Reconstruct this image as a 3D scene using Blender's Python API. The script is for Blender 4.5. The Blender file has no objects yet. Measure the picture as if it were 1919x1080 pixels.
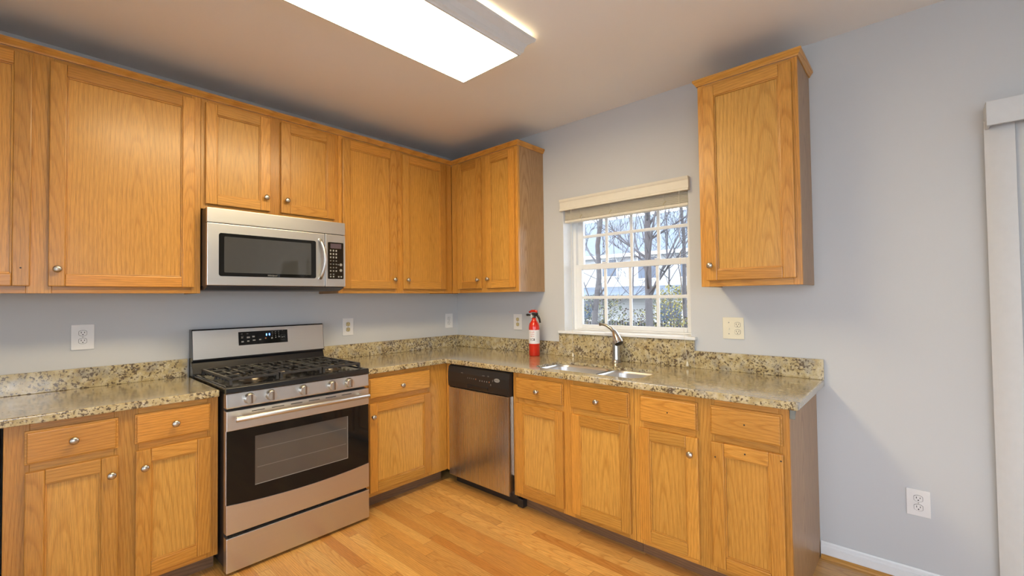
import bpy, bmesh, math, random
from mathutils import Vector, Matrix
random.seed(7)
S = bpy.context.scene
COL = S.collection

# ------------------------------------------------------------------ camera
cam_d = bpy.data.cameras.new('camera')
cam_d.sensor_width = 36.0
cam_d.lens = 36.0 * 845.69 / 1919.0
cam_d.clip_start = 0.05
cam = bpy.data.objects.new('camera', cam_d)
COL.objects.link(cam)
_y, _p, _r = math.radians(-47.75), math.radians(1.313), math.radians(-0.714)
_fw = Vector((-math.sin(_y) * math.cos(_p), math.cos(_y) * math.cos(_p), math.sin(_p)))
_rt = Vector((math.cos(_y), math.sin(_y), 0))
_up = _rt.cross(_fw)
_R = _rt * math.cos(_r) + _up * math.sin(_r)
_U = -_rt * math.sin(_r) + _up * math.cos(_r)
_m = Matrix((( _R.x, _U.x, -_fw.x), (_R.y, _U.y, -_fw.y), (_R.z, _U.z, -_fw.z)))
cam.matrix_world = Matrix.Translation((-2.742, -3.1756, 1.3152)) @ _m.to_4x4()
S.camera = cam

# ------------------------------------------------------------------ view, sky, daylight
S.view_settings.view_transform = 'Standard'
S.view_settings.look = 'None'
S.view_settings.gamma = 1.0
S.view_settings.use_curve_mapping = False
S.view_settings.exposure = 1.30
LAMP = 10.5          # emission of the ceiling light lens
SKY = 2.9
W = bpy.data.worlds.new('overcast_sky')
S.world = W
W.use_nodes = True
_n = W.node_tree.nodes
_b = _n['Background']
_tc = _n.new('ShaderNodeTexCoord'); _sx = _n.new('ShaderNodeSeparateXYZ'); _rp = _n.new('ShaderNodeValToRGB')
W.node_tree.links.new(_tc.outputs['Generated'], _sx.inputs[0])
W.node_tree.links.new(_sx.outputs['Z'], _rp.inputs[0])
W.node_tree.links.new(_rp.outputs[0], _b.inputs['Color'])
_rp.color_ramp.elements[0].position = 0.0; _rp.color_ramp.elements[0].color = (0.84, 0.91, 1.0, 1)
_rp.color_ramp.elements[1].position = 0.8; _rp.color_ramp.elements[1].color = (0.70, 0.83, 1.0, 1)
_b.inputs['Strength'].default_value = SKY


def portal(name, loc, rot, sx, sy):
    """marks an opening to the sky so that the renderer samples it well; gives no light of its own"""
    l = bpy.data.lights.new(name, 'AREA')
    l.shape = 'RECTANGLE'; l.size = sx; l.size_y = sy
    l.cycles.is_portal = True
    o = bpy.data.objects.new(name, l); COL.objects.link(o)
    o.location = loc; o.rotation_euler = rot
    return o


portal('door_portal', (0.20, -4.36, 1.02), (0, math.pi / 2, 0), 2.0, 1.76)
portal('sink_window_portal', (0.20, -1.67, 1.55), (0, math.pi / 2, 0), 1.0, 0.94)
portal('added_west_window_portal', (-5.06, -3.9, 1.3), (0, -math.pi / 2, 0), 2.1, 3.6)
portal('added_rear_window_portal', (-3.5, -6.16, 1.2), (math.pi / 2, 0, 0), 2.4, 2.1)

# ------------------------------------------------------------------ node helpers
class NT:
    def __init__(self, name):
        self.mat = bpy.data.materials.new(name)
        self.mat.use_nodes = True
        self.t = self.mat.node_tree
        self.bs = self.t.nodes['Principled BSDF']

    def n(self, typ, **kw):
        nd = self.t.nodes.new('ShaderNode' + typ)
        for k, v in kw.items():
            setattr(nd, k, v)
        return nd

    def l(self, a, b):
        self.t.links.new(a, b)

    def val(self, sock, v):
        if hasattr(v, 'is_linked') or isinstance(v, bpy.types.NodeSocket):
            self.l(v, sock)
        else:
            sock.default_value = v

    def math(self, op, a, b=0.0, c=None, clamp=False):
        m = self.n('Math', operation=op); m.use_clamp = clamp
        self.val(m.inputs[0], a); self.val(m.inputs[1], b)
        if c is not None:
            self.val(m.inputs[2], c)
        return m.outputs[0]

    def comb(self, x, y, z):
        c = self.n('CombineXYZ')
        for i, v in enumerate((x, y, z)):
            self.val(c.inputs[i], v)
        return c.outputs[0]

    def noise(self, vec, scale, detail=2.0, rough=0.5, dim='3D'):
        k = self.n('TexNoise'); k.noise_dimensions = dim
        if vec is not None:
            self.l(vec, k.inputs['Vector'])
        k.inputs['Scale'].default_value = scale
        k.inputs['Detail'].default_value = detail
        k.inputs['Roughness'].default_value = rough
        return k.outputs['Fac']

    def ramp(self, fac, stops, interp='LINEAR'):
        r = self.n('ValToRGB'); r.color_ramp.interpolation = interp
        e = r.color_ramp.elements
        while len(e) < len(stops):
            e.new(0.5)
        for i, (p, c) in enumerate(stops):
            e[i].position = p
            e[i].color = (c[0], c[1], c[2], 1) if not isinstance(c, (int, float)) else (c, c, c, 1)
        self.l(fac, r.inputs[0])
        return r.outputs[0]

    def mix(self, fac, a, b, mode='MIX'):
        m = self.n('MixRGB', blend_type=mode)
        self.val(m.inputs[0], fac)
        for s, v in ((m.inputs[1], a), (m.inputs[2], b)):
            if isinstance(v, tuple):
                s.default_value = (v[0], v[1], v[2], 1)
            else:
                self.l(v, s)
        return m.outputs[0]

    def bump(self, h, strength, dist=0.01):
        b = self.n('Bump'); b.inputs['Strength'].default_value = strength
        b.inputs['Distance'].default_value = dist
        self.l(h, b.inputs['Height'])
        self.l(b.outputs[0], self.bs.inputs['Normal'])

    def set(self, **kw):
        for k, v in kw.items():
            s = self.bs.inputs[k.replace('_', ' ')]
            if isinstance(v, tuple):
                s.default_value = (v[0], v[1], v[2], 1)
            elif isinstance(v, (int, float)):
                s.default_value = v
            else:
                self.l(v, s)
        return self


def plain(name, col, rough=0.5, metal=0.0, var=0.04, scale=30.0, **kw):
    k = NT(name)
    tc = k.n('TexCoord')
    nz = k.noise(tc.outputs['Object'], scale, 3)
    f = k.math('MULTIPLY_ADD', nz, 2 * var, 1 - var)
    c = k.mix(1.0, col, k.comb(f, f, f), 'MULTIPLY')
    k.set(Base_Color=c, Roughness=rough, Metallic=metal)
    for a, b in kw.items():
        k.set(**{a: b})
    return k.mat


def wood_color(k, u, v, rnd, light, mid, dark, ring=0.011, tint=0.16, spread=0.2):
    """flat-sawn oak: arched growth rings, fine pores, a tone per board"""
    off = k.math('MULTIPLY', rnd, 53.0)
    r2 = k.math('FRACT', k.math('MULTIPLY', rnd, 7.31))
    ua = k.math('ADD', u, off)
    warp = k.noise(k.comb(k.math('MULTIPLY', ua, 1.6), k.math('MULTIPLY', v, 9.0), off), 1.0, 2, 0.5)
    warp2 = k.noise(k.comb(k.math('MULTIPLY', ua, 5.0), k.math('MULTIPLY', v, 45.0), off), 1.0, 2, 0.5)
    c = k.math('MULTIPLY_ADD', r2, spread, -0.5 * spread)
    vv = k.math('ADD', v, c)
    dep = k.math('MULTIPLY_ADD', u, 0.085, k.math('MULTIPLY_ADD', r2, 0.05, 0.012))
    rr = k.math('SQRT', k.math('ADD', k.math('MULTIPLY', vv, vv), k.math('MULTIPLY', dep, dep)))
    rr = k.math('ADD', rr, k.math('MULTIPLY', warp, 0.030))
    rr = k.math('ADD', rr, k.math('MULTIPLY', warp2, 0.0035))
    fr = k.math('FRACT', k.math('DIVIDE', rr, ring))
    ringc = k.ramp(fr, [(0.0, 0.15), (0.08, 0.0), (0.26, 0.65), (0.50, 1.0), (0.92, 0.92), (1.0, 0.15)])
    pore = k.noise(k.comb(k.math('MULTIPLY', ua, 14.0), k.math('MULTIPLY', v, 620.0), off), 1.0, 2, 0.6)
    porem = k.math('MULTIPLY_ADD', k.ramp(pore, [(0.36, 0.0), (0.56, 1.0)]), 0.30, 0.70)
    broad = k.noise(k.comb(k.math('MULTIPLY', ua, 0.8), k.math('MULTIPLY', v, 7.0), off), 1.0, 2, 0.5)
    base = k.mix(ringc, mid, light)
    base = k.mix(k.math('MULTIPLY', k.math('SUBTRACT', 1.0, ringc), 0.10), base, dark)
    base = k.mix(1.0, base, k.comb(porem, k.math('MULTIPLY_ADD', porem, 1.05, -0.05), k.math('MULTIPLY_ADD', porem, 1.15, -0.15)), 'MULTIPLY')
    tone = k.math('MULTIPLY_ADD', rnd, 2 * tint, 1 - tint)
    tone = k.math('MULTIPLY', tone, k.math('MULTIPLY_ADD', broad, 0.3, 0.85))
    g = k.math('MULTIPLY', tone, k.math('MULTIPLY_ADD', r2, 0.10, 0.95))
    b = k.math('MULTIPLY', tone, k.math('MULTIPLY_ADD', r2, 0.24, 0.88))
    return k.mix(1.0, base, k.comb(tone, g, b), 'MULTIPLY'), fr, pore


def make_oak(name, light, mid, dark, ring=0.011, rough=0.32, tint=0.16):
    k = NT(name)
    uvn = k.n('UVMap'); uvn.uv_map = 'grain'
    sp = k.n('SeparateXYZ'); k.l(uvn.outputs[0], sp.inputs[0])
    at = k.n('Attribute'); at.attribute_name = 'board'
    c, fr, pore = wood_color(k, sp.outputs[0], sp.outputs[1], at.outputs['Fac'], light, mid, dark, ring, tint)
    k.set(Base_Color=c, Roughness=rough, Coat_Weight=0.12, Coat_Roughness=0.2)
    k.bump(pore, 0.05, 0.002)
    return k.mat


M = {}
M['oak'] = make_oak('honey_oak', (0.590, 0.278, 0.050), (0.520, 0.228, 0.034), (0.25, 0.085, 0.014))
M['oak_panel'] = make_oak('honey_oak_veneer', (0.615, 0.314, 0.063), (0.550, 0.264, 0.046), (0.27, 0.100, 0.018), ring=0.016, tint=0.08)
M['oak_side'] = make_oak('oak_side_veneer', (0.440, 0.250, 0.110), (0.355, 0.185, 0.075), (0.22, 0.105, 0.04), ring=0.014, rough=0.4, tint=0.05)
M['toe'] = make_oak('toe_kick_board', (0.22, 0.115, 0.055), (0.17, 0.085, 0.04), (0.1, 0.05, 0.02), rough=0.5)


def make_floor():
    k = NT('oak_strip_floor')
    tc = k.n('TexCoord'); sp = k.n('SeparateXYZ'); k.l(tc.outputs['Object'], sp.inputs[0])
    x, y = sp.outputs[0], sp.outputs[1]
    PW, PL = 0.0572, 0.92
    xi = k.math('DIVIDE', x, PW); row = k.math('FLOOR', xi); xf = k.math('FRACT', xi)
    wn = k.n('TexWhiteNoise', noise_dimensions='1D'); k.l(row, wn.inputs['W'])
    yo = k.math('ADD', k.math('DIVIDE', y, PL), k.math('MULTIPLY', wn.outputs['Value'], 9.0))
    seg = k.math('FLOOR', yo); yf = k.math('FRACT', yo)
    wn2 = k.n('TexWhiteNoise', noise_dimensions='2D'); k.l(k.comb(row, seg, 0.0), wn2.inputs['Vector'])
    v = k.math('MULTIPLY', k.math('SUBTRACT', xf, 0.5), PW)
    u = k.math('MULTIPLY', k.math('SUBTRACT', yf, 0.5), PL)
    c, fr, pore = wood_color(k, u, v, wn2.outputs['Value'], (0.700, 0.385, 0.120), (0.630, 0.310, 0.082), (0.34, 0.13, 0.035), 0.009, 0.17)
    red = k.ramp(wn2.outputs['Value'], [(0.0, (1.0, 0.84, 0.70)), (0.35, (1.0, 0.98, 0.93)), (0.75, (1.0, 1.02, 1.0)), (1.0, (1.0, 1.05, 1.08))])
    c = k.mix(1.0, c, red, 'MULTIPLY')
    ex = k.math('ABSOLUTE', k.math('SUBTRACT', xf, 0.5))
    ey = k.math('ABSOLUTE', k.math('SUBTRACT', yf, 0.5))
    gap = k.math('MAXIMUM', k.ramp(ex, [(0.478, 0.0), (0.497, 1.0)]), k.ramp(ey, [(0.4975, 0.0), (0.4995, 1.0)]))
    c = k.mix(k.math('MULTIPLY', gap, 0.55), c, (0.20, 0.085, 0.022))
    k.set(Base_Color=c, Roughness=0.30, Coat_Weight=0.25, Coat_Roughness=0.16)
    k.bump(k.math('SUBTRACT', 1.0, gap), 0.25, 0.001)
    return k.mat


def make_granite():
    k = NT('speckled_granite')
    tc = k.n('TexCoord')
    O = tc.outputs['Object']
    base = k.ramp(k.noise(O, 26, 4, 0.6), [(0.32, (0.38, 0.285, 0.135)), (0.47, (0.47, 0.375, 0.19)), (0.56, (0.53, 0.44, 0.255)), (0.70, (0.58, 0.51, 0.36))])
    grey = k.ramp(k.noise(O, 14, 3, 0.6), [(0.52, 0.0), (0.66, 0.7)])
    base = k.mix(grey, base, (0.30, 0.28, 0.235))
    n1 = k.noise(O, 88, 3, 0.62)
    cl = k.noise(O, 9, 2, 0.5)
    sp1 = k.ramp(k.math('ADD', n1, k.math('MULTIPLY', cl, 0.35)), [(0.705, 0.0), (0.765, 1.0)])
    c = k.mix(k.math('MULTIPLY', sp1, 0.9), base, (0.085, 0.055, 0.032))
    n2 = k.noise(O, 130, 2, 0.6)
    sp2 = k.ramp(n2, [(0.66, 0.0), (0.72, 0.8)])
    c = k.mix(sp2, c, (0.12, 0.082, 0.05))
    n3 = k.noise(O, 85, 2, 0.5)
    sp3 = k.ramp(n3, [(0.66, 0.0), (0.74, 0.7)])
    c = k.mix(sp3, c, (0.62, 0.57, 0.46))
    k.set(Base_Color=c, Roughness=0.16, Coat_Weight=0.7, Coat_Roughness=0.10)
    return k.mat


def make_steel(name, col=(0.63, 0.625, 0.61), rough=0.36, axis='x', aniso=0.0):
    k = NT(name)
    tc = k.n('TexCoord'); sp = k.n('SeparateXYZ'); k.l(tc.outputs['Object'], sp.inputs[0])
    x, y, z = sp.outputs
    if axis == 'x':
        vec = k.comb(k.math('MULTIPLY', x, 3.0), k.math('MULTIPLY', y, 900.0), k.math('MULTIPLY', z, 900.0))
    else:
        vec = k.comb(k.math('MULTIPLY', x, 900.0), k.math('MULTIPLY', y, 900.0), k.math('MULTIPLY', z, 3.0))
    nz = k.noise(vec, 1.0, 2, 0.6)
    r = k.math('MULTIPLY_ADD', nz, 0.16, rough - 0.08)
    f = k.math('MULTIPLY_ADD', nz, 0.12, 0.94)
    c = k.mix(1.0, col, k.comb(f, f, f), 'MULTIPLY')
    k.set(Base_Color=c, Metallic=1.0, Roughness=r)
    k.bump(nz, 0.04, 0.0006)
    return k.mat


def make_wall(name, col, bump=0.06):
    k = NT(name)
    tc = k.n('TexCoord')
    nz = k.noise(tc.outputs['Object'], 160, 3, 0.6)
    big = k.noise(tc.outputs['Object'], 1.3, 2)
    f = k.math('MULTIPLY_ADD', big, 0.04, 0.98)
    c = k.mix(1.0, col, k.comb(f, f, f), 'MULTIPLY')
    k.set(Base_Color=c, Roughness=0.6)
    k.bump(nz, bump, 0.003)
    return k.mat


def make_glass(name, refl=0.06, tint=(1, 1, 1)):
    k = NT(name)
    t = k.t
    tr = k.n('BsdfTransparent'); tr.inputs[0].default_value = (*tint, 1)
    gl = k.n('BsdfGlossy'); gl.inputs['Roughness'].default_value = 0.02
    fr = k.n('Fresnel'); fr.inputs[0].default_value = 1.45
    mx = k.n('MixShader')
    k.l(fr.outputs[0], mx.inputs[0]); k.l(tr.outputs[0], mx.inputs[1]); k.l(gl.outputs[0], mx.inputs[2])
    k.l(mx.outputs[0], t.nodes['Material Output'].inputs['Surface'])
    return k.mat


def emissive(name, col, strength, base=(0.8, 0.8, 0.8)):
    k = NT(name)
    k.set(Base_Color=base, Emission_Color=col, Emission_Strength=strength, Roughness=0.4)
    return k.mat


M['floor'] = make_floor()
M['granite'] = make_granite()
M['steel'] = make_steel('brushed_stainless', axis='x')
M['steel_v'] = make_steel('brushed_stainless_upright', (0.60, 0.57, 0.53), 0.27, axis='z')
M['sink_steel'] = make_steel('sink_stainless', (0.72, 0.72, 0.72), 0.36, axis='x')
M['chrome'] = plain('polished_chrome', (0.78, 0.78, 0.79), 0.10, 1.0)
M['dull_steel'] = plain('faucet_grey_metal', (0.42, 0.41, 0.38), 0.28, 1.0)
M['knob_steel'] = plain('satin_knob_metal', (0.70, 0.68, 0.64), 0.30, 1.0)
M['knob_grip'] = plain('dark_knob_grip', (0.30, 0.24, 0.19), 0.35, 1.0)
M['nickel'] = plain('satin_nickel', (0.52, 0.48, 0.42), 0.33, 1.0)
M['wall'] = make_wall('grey_wall_paint', (0.566, 0.578, 0.592))
M['ceiling'] = make_wall('ceiling_paint', (0.86, 0.84, 0.82), 0.05)
M['white'] = plain('white_trim_paint', (0.78, 0.79, 0.80), 0.35)
M['vinyl'] = plain('white_vinyl', (0.80, 0.81, 0.82), 0.3)
M['blind'] = plain('cream_blind_slats', (0.74, 0.70, 0.60), 0.5)
M['slat'] = plain('white_blind_vinyl', (0.60, 0.61, 0.62), 0.45)
M['plate'] = plain('white_outlet_plastic', (0.80, 0.79, 0.78), 0.3)
M['ivory'] = plain('ivory_outlet_plastic', (0.78, 0.73, 0.58), 0.35)
M['beige'] = plain('beige_receptacle_plastic', (0.62, 0.52, 0.28), 0.4)
M['hole'] = plain('dark_slot', (0.03, 0.028, 0.025), 0.7)
M['black'] = plain('black_enamel', (0.014, 0.014, 0.016), 0.16)
M['black_side'] = plain('dark_appliance_side', (0.035, 0.028, 0.024), 0.35)
M['black_glass'] = plain('black_glass', (0.008, 0.008, 0.008), 0.05, Specular_IOR_Level=0.30)
M['black_plastic'] = plain('black_plastic', (0.018, 0.016, 0.015), 0.33)
M['oven_window'] = plain('oven_window_glass', (0.070, 0.066, 0.060), 0.07, Coat_Weight=1.0, Coat_Roughness=0.03)
M['mw_window'] = plain('microwave_screen_glass', (0.050, 0.050, 0.048), 0.06, Coat_Weight=1.0, Coat_Roughness=0.03)
M['iron'] = plain('cast_iron', (0.030, 0.028, 0.027), 0.45)
M['burner'] = plain('burner_aluminium', (0.16, 0.14, 0.12), 0.4, 0.9)
M['print'] = plain('grey_keypad_print', (0.27, 0.265, 0.25), 0.5)
M['print_dim'] = plain('dim_keypad_print', (0.13, 0.125, 0.115), 0.5)
M['display'] = plain('dim_violet_display', (0.085, 0.065, 0.085), 0.15)
M['blue'] = emissive('blue_clock_digits', (0.10, 0.30, 1.0), 2.5, (0.05, 0.1, 0.4))
M['amber'] = plain('amber_print', (0.4, 0.17, 0.07), 0.5)
M['red'] = plain('red_lacquer', (0.62, 0.022, 0.010), 0.22, Coat_Weight=0.4)
M['label'] = plain('white_paper_label', (0.72, 0.71, 0.72), 0.45)
M['red_print'] = plain('red_label_print', (0.55, 0.10, 0.08), 0.5)
M['dark_print'] = plain('dark_label_print', (0.10, 0.08, 0.08), 0.5)
M['lens'] = emissive('lit_acrylic_lens', (1.0, 0.80, 0.46), LAMP, (0.9, 0.88, 0.8))
M['frame_white'] = plain('white_lamp_molding', (0.66, 0.655, 0.65), 0.45)
M['glass'] = make_glass('clear_window_glass')
M['bracket'] = plain('grey_metal_bracket', (0.20, 0.21, 0.19), 0.45, 0.6)


# ------------------------------------------------------------------ mesh builder
class MB:
    def __init__(self):
        self.v = []; self.f = []; self.uv = []; self.b = []; self.mi = []; self.sm = []
        self.mats = []

    def midx(self, m):
        if m not in self.mats:
            self.mats.append(m)
        return self.mats.index(m)

    def face(self, idx, mat, smooth=False, uv=None, board=0.5):
        self.f.append(tuple(idx)); self.mi.append(self.midx(mat)); self.sm.append(smooth)
        self.uv.append(uv if uv else [(0.0, 0.0)] * len(idx)); self.b.append(board)

    def from_bm(self, bm, mat, grain=2, centre=(0, 0, 0), smooth=False, board=None):
        bd = random.random() if board is None else board
        bm.normal_update()
        o = len(self.v)
        bm.verts.ensure_lookup_table()
        for i, vt in enumerate(bm.verts):
            vt.index = i
            self.v.append(tuple(vt.co))
        for fc in bm.faces:
            n = fc.normal
            ax = max(range(3), key=lambda i: abs(n[i]))
            oth = [i for i in range(3) if i != ax]
            if ax == grain:
                gu, gv = oth
            else:
                gu = grain; gv = [i for i in oth if i != grain][0]
            uvs = [(vt.co[gu] - centre[gu], vt.co[gv] - centre[gv]) for vt in fc.verts]
            self.face([vt.index + o for vt in fc.verts], mat, smooth, uvs, bd)

    def box(self, x0, x1, y0, y1, z0, z1, mat, grain='z', bevel=0.0, seg=2, board=None):
        x0, x1 = min(x0, x1), max(x0, x1); y0, y1 = min(y0, y1), max(y0, y1); z0, z1 = min(z0, z1), max(z0, z1)
        bm = bmesh.new()
        bmesh.ops.create_cube(bm, size=1.0)
        c = ((x0 + x1) / 2, (y0 + y1) / 2, (z0 + z1) / 2)
        for vt in bm.verts:
            vt.co = Vector((c[0] + vt.co.x * (x1 - x0), c[1] + vt.co.y * (y1 - y0), c[2] + vt.co.z * (z1 - z0)))
        if bevel > 0:
            bevel = min(bevel, 0.45 * min(x1 - x0, y1 - y0, z1 - z0))
            bmesh.ops.bevel(bm, geom=list(bm.edges), offset=bevel, segments=seg, affect='EDGES', profile=0.6)
        self.from_bm(bm, mat, 'xyz'.index(grain), c, False, board)
        bm.free()

    def prism(self, poly, a0, a1, axis, mat, grain='z', bevel=0.0, seg=2, smooth=False, board=None):
        """poly in the two other axes (cyclic order x,y,z without axis), run along axis"""
        ax = 'xyz'.index(axis); o2 = [i for i in range(3) if i != ax]
        bm = bmesh.new()
        vs = []
        for a in (a0, a1):
            ring = []
            for p in poly:
                co = [0, 0, 0]; co[ax] = a; co[o2[0]] = p[0]; co[o2[1]] = p[1]
                ring.append(bm.verts.new(co))
            vs.append(ring)
        n = len(poly)
        bm.faces.new(vs[0]); bm.faces.new(vs[1][::-1])
        for i in range(n):
            j = (i + 1) % n
            bm.faces.new((vs[0][j], vs[0][i], vs[1][i], vs[1][j]))
        bmesh.ops.recalc_face_normals(bm, faces=list(bm.faces))
        if bevel > 0:
            bmesh.ops.bevel(bm, geom=list(bm.edges), offset=bevel, segments=seg, affect='EDGES', profile=0.6)
        c = [0, 0, 0]
        c[ax] = (a0 + a1) / 2
        c[o2[0]] = sum(p[0] for p in poly) / n; c[o2[1]] = sum(p[1] for p in poly) / n
        self.from_bm(bm, mat, 'xyz'.index(grain), c, smooth, board)
        bm.free()

    def sweep(self, path, prof, mat, caps=True):
        """path: xy points, profile (outward offset, z); outward = right-hand side of travel; mitred"""
        pts = [Vector(p) for p in path]
        bd = random.random()
        rings = []; dist = 0.0; dists = []
        for i, p in enumerate(pts):
            d0 = (pts[i] - pts[i - 1]).normalized() if i > 0 else None
            d1 = (pts[i + 1] - pts[i]).normalized() if i < len(pts) - 1 else None
            if i > 0:
                dist += (pts[i] - pts[i - 1]).length
            dists.append(dist)
            n0 = Vector((d0.y, -d0.x)) if d0 else None
            n1 = Vector((d1.y, -d1.x)) if d1 else None
            if n0 is None: m = n1
            elif n1 is None: m = n0
            else:
                m = (n0 + n1); m = m / max(1e-6, m.dot(n1))
            rings.append([(p.x + m.x * o, p.y + m.y * o, z) for o, z in prof])
        o = len(self.v); n = len(prof)
        for r in rings:
            self.v += r
        cum = [0]
        for i in range(n):
            a, b = prof[i], prof[(i + 1) % n]
            cum.append(cum[-1] + math.hypot(a[0] - b[0], a[1] - b[1]))
        for k in range(len(rings) - 1):
            for i in range(n):
                j = (i + 1) % n
                self.face((o + k * n + i, o + k * n + j, o + (k + 1) * n + j, o + (k + 1) * n + i), mat, False,
                          [(dists[k], cum[i]), (dists[k], cum[i + 1]), (dists[k + 1], cum[i + 1]), (dists[k + 1], cum[i])], bd)
        if caps:
            self.face([o + i for i in range(n)][::-1], mat, board=bd)
            self.face([o + (len(rings) - 1) * n + i for i in range(n)], mat, board=bd)

    def lathe(self, prof, origin, axis, mat, n=20, cap=True, smooth=True):
        """prof: (radius, distance along axis)"""
        a = Vector(axis).normalized()
        t = Vector((0, 0, 1)) if abs(a.z) < 0.9 else Vector((1, 0, 0))
        e1 = a.cross(t).normalized(); e2 = a.cross(e1)
        o = len(self.v); O = Vector(origin)
        for r, h in prof:
            for i in range(n):
                th = 2 * math.pi * i / n
                self.v.append(tuple(O + a * h + (e1 * math.cos(th) + e2 * math.sin(th)) * r))
        for k in range(len(prof) - 1):
            for i in range(n):
                j = (i + 1) % n
                self.face((o + k * n + i, o + k * n + j, o + (k + 1) * n + j, o + (k + 1) * n + i), mat, smooth)
        if cap:
            self.face([o + i for i in range(n)][::-1], mat)
            self.face([o + (len(prof) - 1) * n + i for i in range(n)], mat)

    def tube(self, pts, rad, mat, n=10, flat=1.0, smooth=True):
        pts = [Vector(p) for p in pts]
        rs = rad if isinstance(rad, (list, tuple)) else [rad] * len(pts)
        o = len(self.v)
        prev = None
        for i, p in enumerate(pts):
            d = (pts[min(i + 1, len(pts) - 1)] - pts[max(i - 1, 0)]).normalized()
            if prev is None:
                t = Vector((0, 0, 1)) if abs(d.z) < 0.9 else Vector((1, 0, 0))
                e1 = d.cross(t).normalized()
            else:
                e1 = (prev - d * prev.dot(d)).normalized()
            prev = e1
            e2 = d.cross(e1)
            for k in range(n):
                th = 2 * math.pi * k / n
                self.v.append(tuple(p + e1 * math.cos(th) * rs[i] + e2 * math.sin(th) * rs[i] * flat))
        for i in range(len(pts) - 1):
            for k in range(n):
                j = (k + 1) % n
                self.face((o + i * n + k, o + i * n + j, o + (i + 1) * n + j, o + (i + 1) * n + k), mat, smooth)
        self.face([o + k for k in range(n)][::-1], mat)
        self.face([o + (len(pts) - 1) * n + k for k in range(n)], mat)

    def add_mesh(self, me, mtx, mat):
        o = len(self.v)
        for vt in me.vertices:
            self.v.append(tuple(mtx @ vt.co))
        for p in me.polygons:
            self.face([i + o for i in p.vertices], mat)

    def build(self, name, parent=None, loc=(0, 0, 0)):
        base = Vector(loc)
        q = parent
        while q is not None:
            base = base + q.location
            q = q.parent
        me = bpy.data.meshes.new(name)
        me.from_pydata([tuple(Vector(p) - base) for p in self.v], [], self.f)
        for m in self.mats:
            me.materials.append(m)
        me.polygons.foreach_set('material_index', self.mi)
        me.polygons.foreach_set('use_smooth', self.sm)
        uvl = me.uv_layers.new(name='grain')
        flat = [c for fc in self.uv for p in fc for c in p]
        uvl.data.foreach_set('uv', flat)
        at = me.attributes.new('board', 'FLOAT', 'FACE')
        at.data.foreach_set('value', self.b)
        me.update()
        o = bpy.data.objects.new(name, me)
        COL.objects.link(o)
        if parent is not None:
            o.parent = parent
        else:
            o.location = base
        return o


def thing(name, label, cat, loc=(0, 0, 0), group=None):
    o = bpy.data.objects.new(name, None)
    o.empty_display_size = 0.05
    COL.objects.link(o); o.location = loc
    o['label'] = label; o['category'] = cat
    if group: o['group'] = group
    return o


def tag(o, label, cat, group=None, kind=None):
    o['label'] = label; o['category'] = cat
    if group: o['group'] = group
    if kind: o['kind'] = kind
    return o


def struct(o, label=None, cat=None):
    o['kind'] = 'structure'
    if label: o['label'] = label
    if cat: o['category'] = cat
    return o


def text_into(mb, s, size, mtx, mat, shear=0.0):
    cu = bpy.data.curves.new('txt', 'FONT'); cu.body = s; cu.size = size; cu.align_x = 'CENTER'; cu.align_y = 'CENTER'
    cu.extrude = 0.0004; cu.shear = shear; cu.resolution_u = 3
    ob = bpy.data.objects.new('txt', cu); COL.objects.link(ob)
    bpy.context.view_layer.update()
    me = bpy.data.meshes.new_from_object(ob.evaluated_get(bpy.context.evaluated_depsgraph_get()))
    mb.add_mesh(me, mtx, mat)
    bpy.data.objects.remove(ob); bpy.data.curves.remove(cu); bpy.data.meshes.remove(me)


FACE_A = Matrix(((1, 0, 0), (0, 0, -1), (0, 1, 0)))       # text upright on the range wall side, read from the room
FACE_B = Matrix(((0, 0, -1), (-1, 0, 0), (0, 1, 0)))      # same on the window wall side


def on_A(x, y, z): return Matrix.Translation((x, y, z)) @ FACE_A.to_4x4()
def on_B(x, y, z): return Matrix.Translation((x, y, z)) @ FACE_B.to_4x4()


# a box on a cabinet front. side 'A': s = x, front plane y=p; side 'B': s = -y, front plane x=p; o = outward
def fb(mb, side, p, s0, s1, o0, o1, z0, z1, mat, grain='v', bevel=0.0025, seg=2, board=None):
    if side == 'A':
        mb.box(s0, s1, p - o1, p - o0, z0, z1, mat, 'z' if grain == 'v' else 'x', bevel, seg, board)
    else:
        mb.box(p - o1, p - o0, -s1, -s0, z0, z1, mat, 'z' if grain == 'v' else 'y', bevel, seg, board)


def pt(side, p, s, o, z):
    return (s, p - o, z) if side == 'A' else (p - o, -s, z)


def outv(side):
    return (0, -1, 0) if side == 'A' else (-1, 0, 0)


KNOB = [(0.0085, 0.0), (0.0085, 0.002), (0.0052, 0.004), (0.0048, 0.012), (0.010, 0.015), (0.0150, 0.0185), (0.0155, 0.022), (0.0130, 0.0262), (0.0075, 0.0285), (0.001, 0.0292)]


def knob(side, p, s, z, parent):
    mb = MB()
    mb.lathe(KNOB, pt(side, p, s, 0.0, z), outv(side), M['nickel'], 20)
    return mb.build('knob', parent)


def screw_hole(mb, side, p, s, z, r=0.0035):
    mb.lathe([(r, -0.001), (r, 0.0005)], pt(side, p, s, 0, z), outv(side), M['hole'], 10)


SW = 0.054


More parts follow.
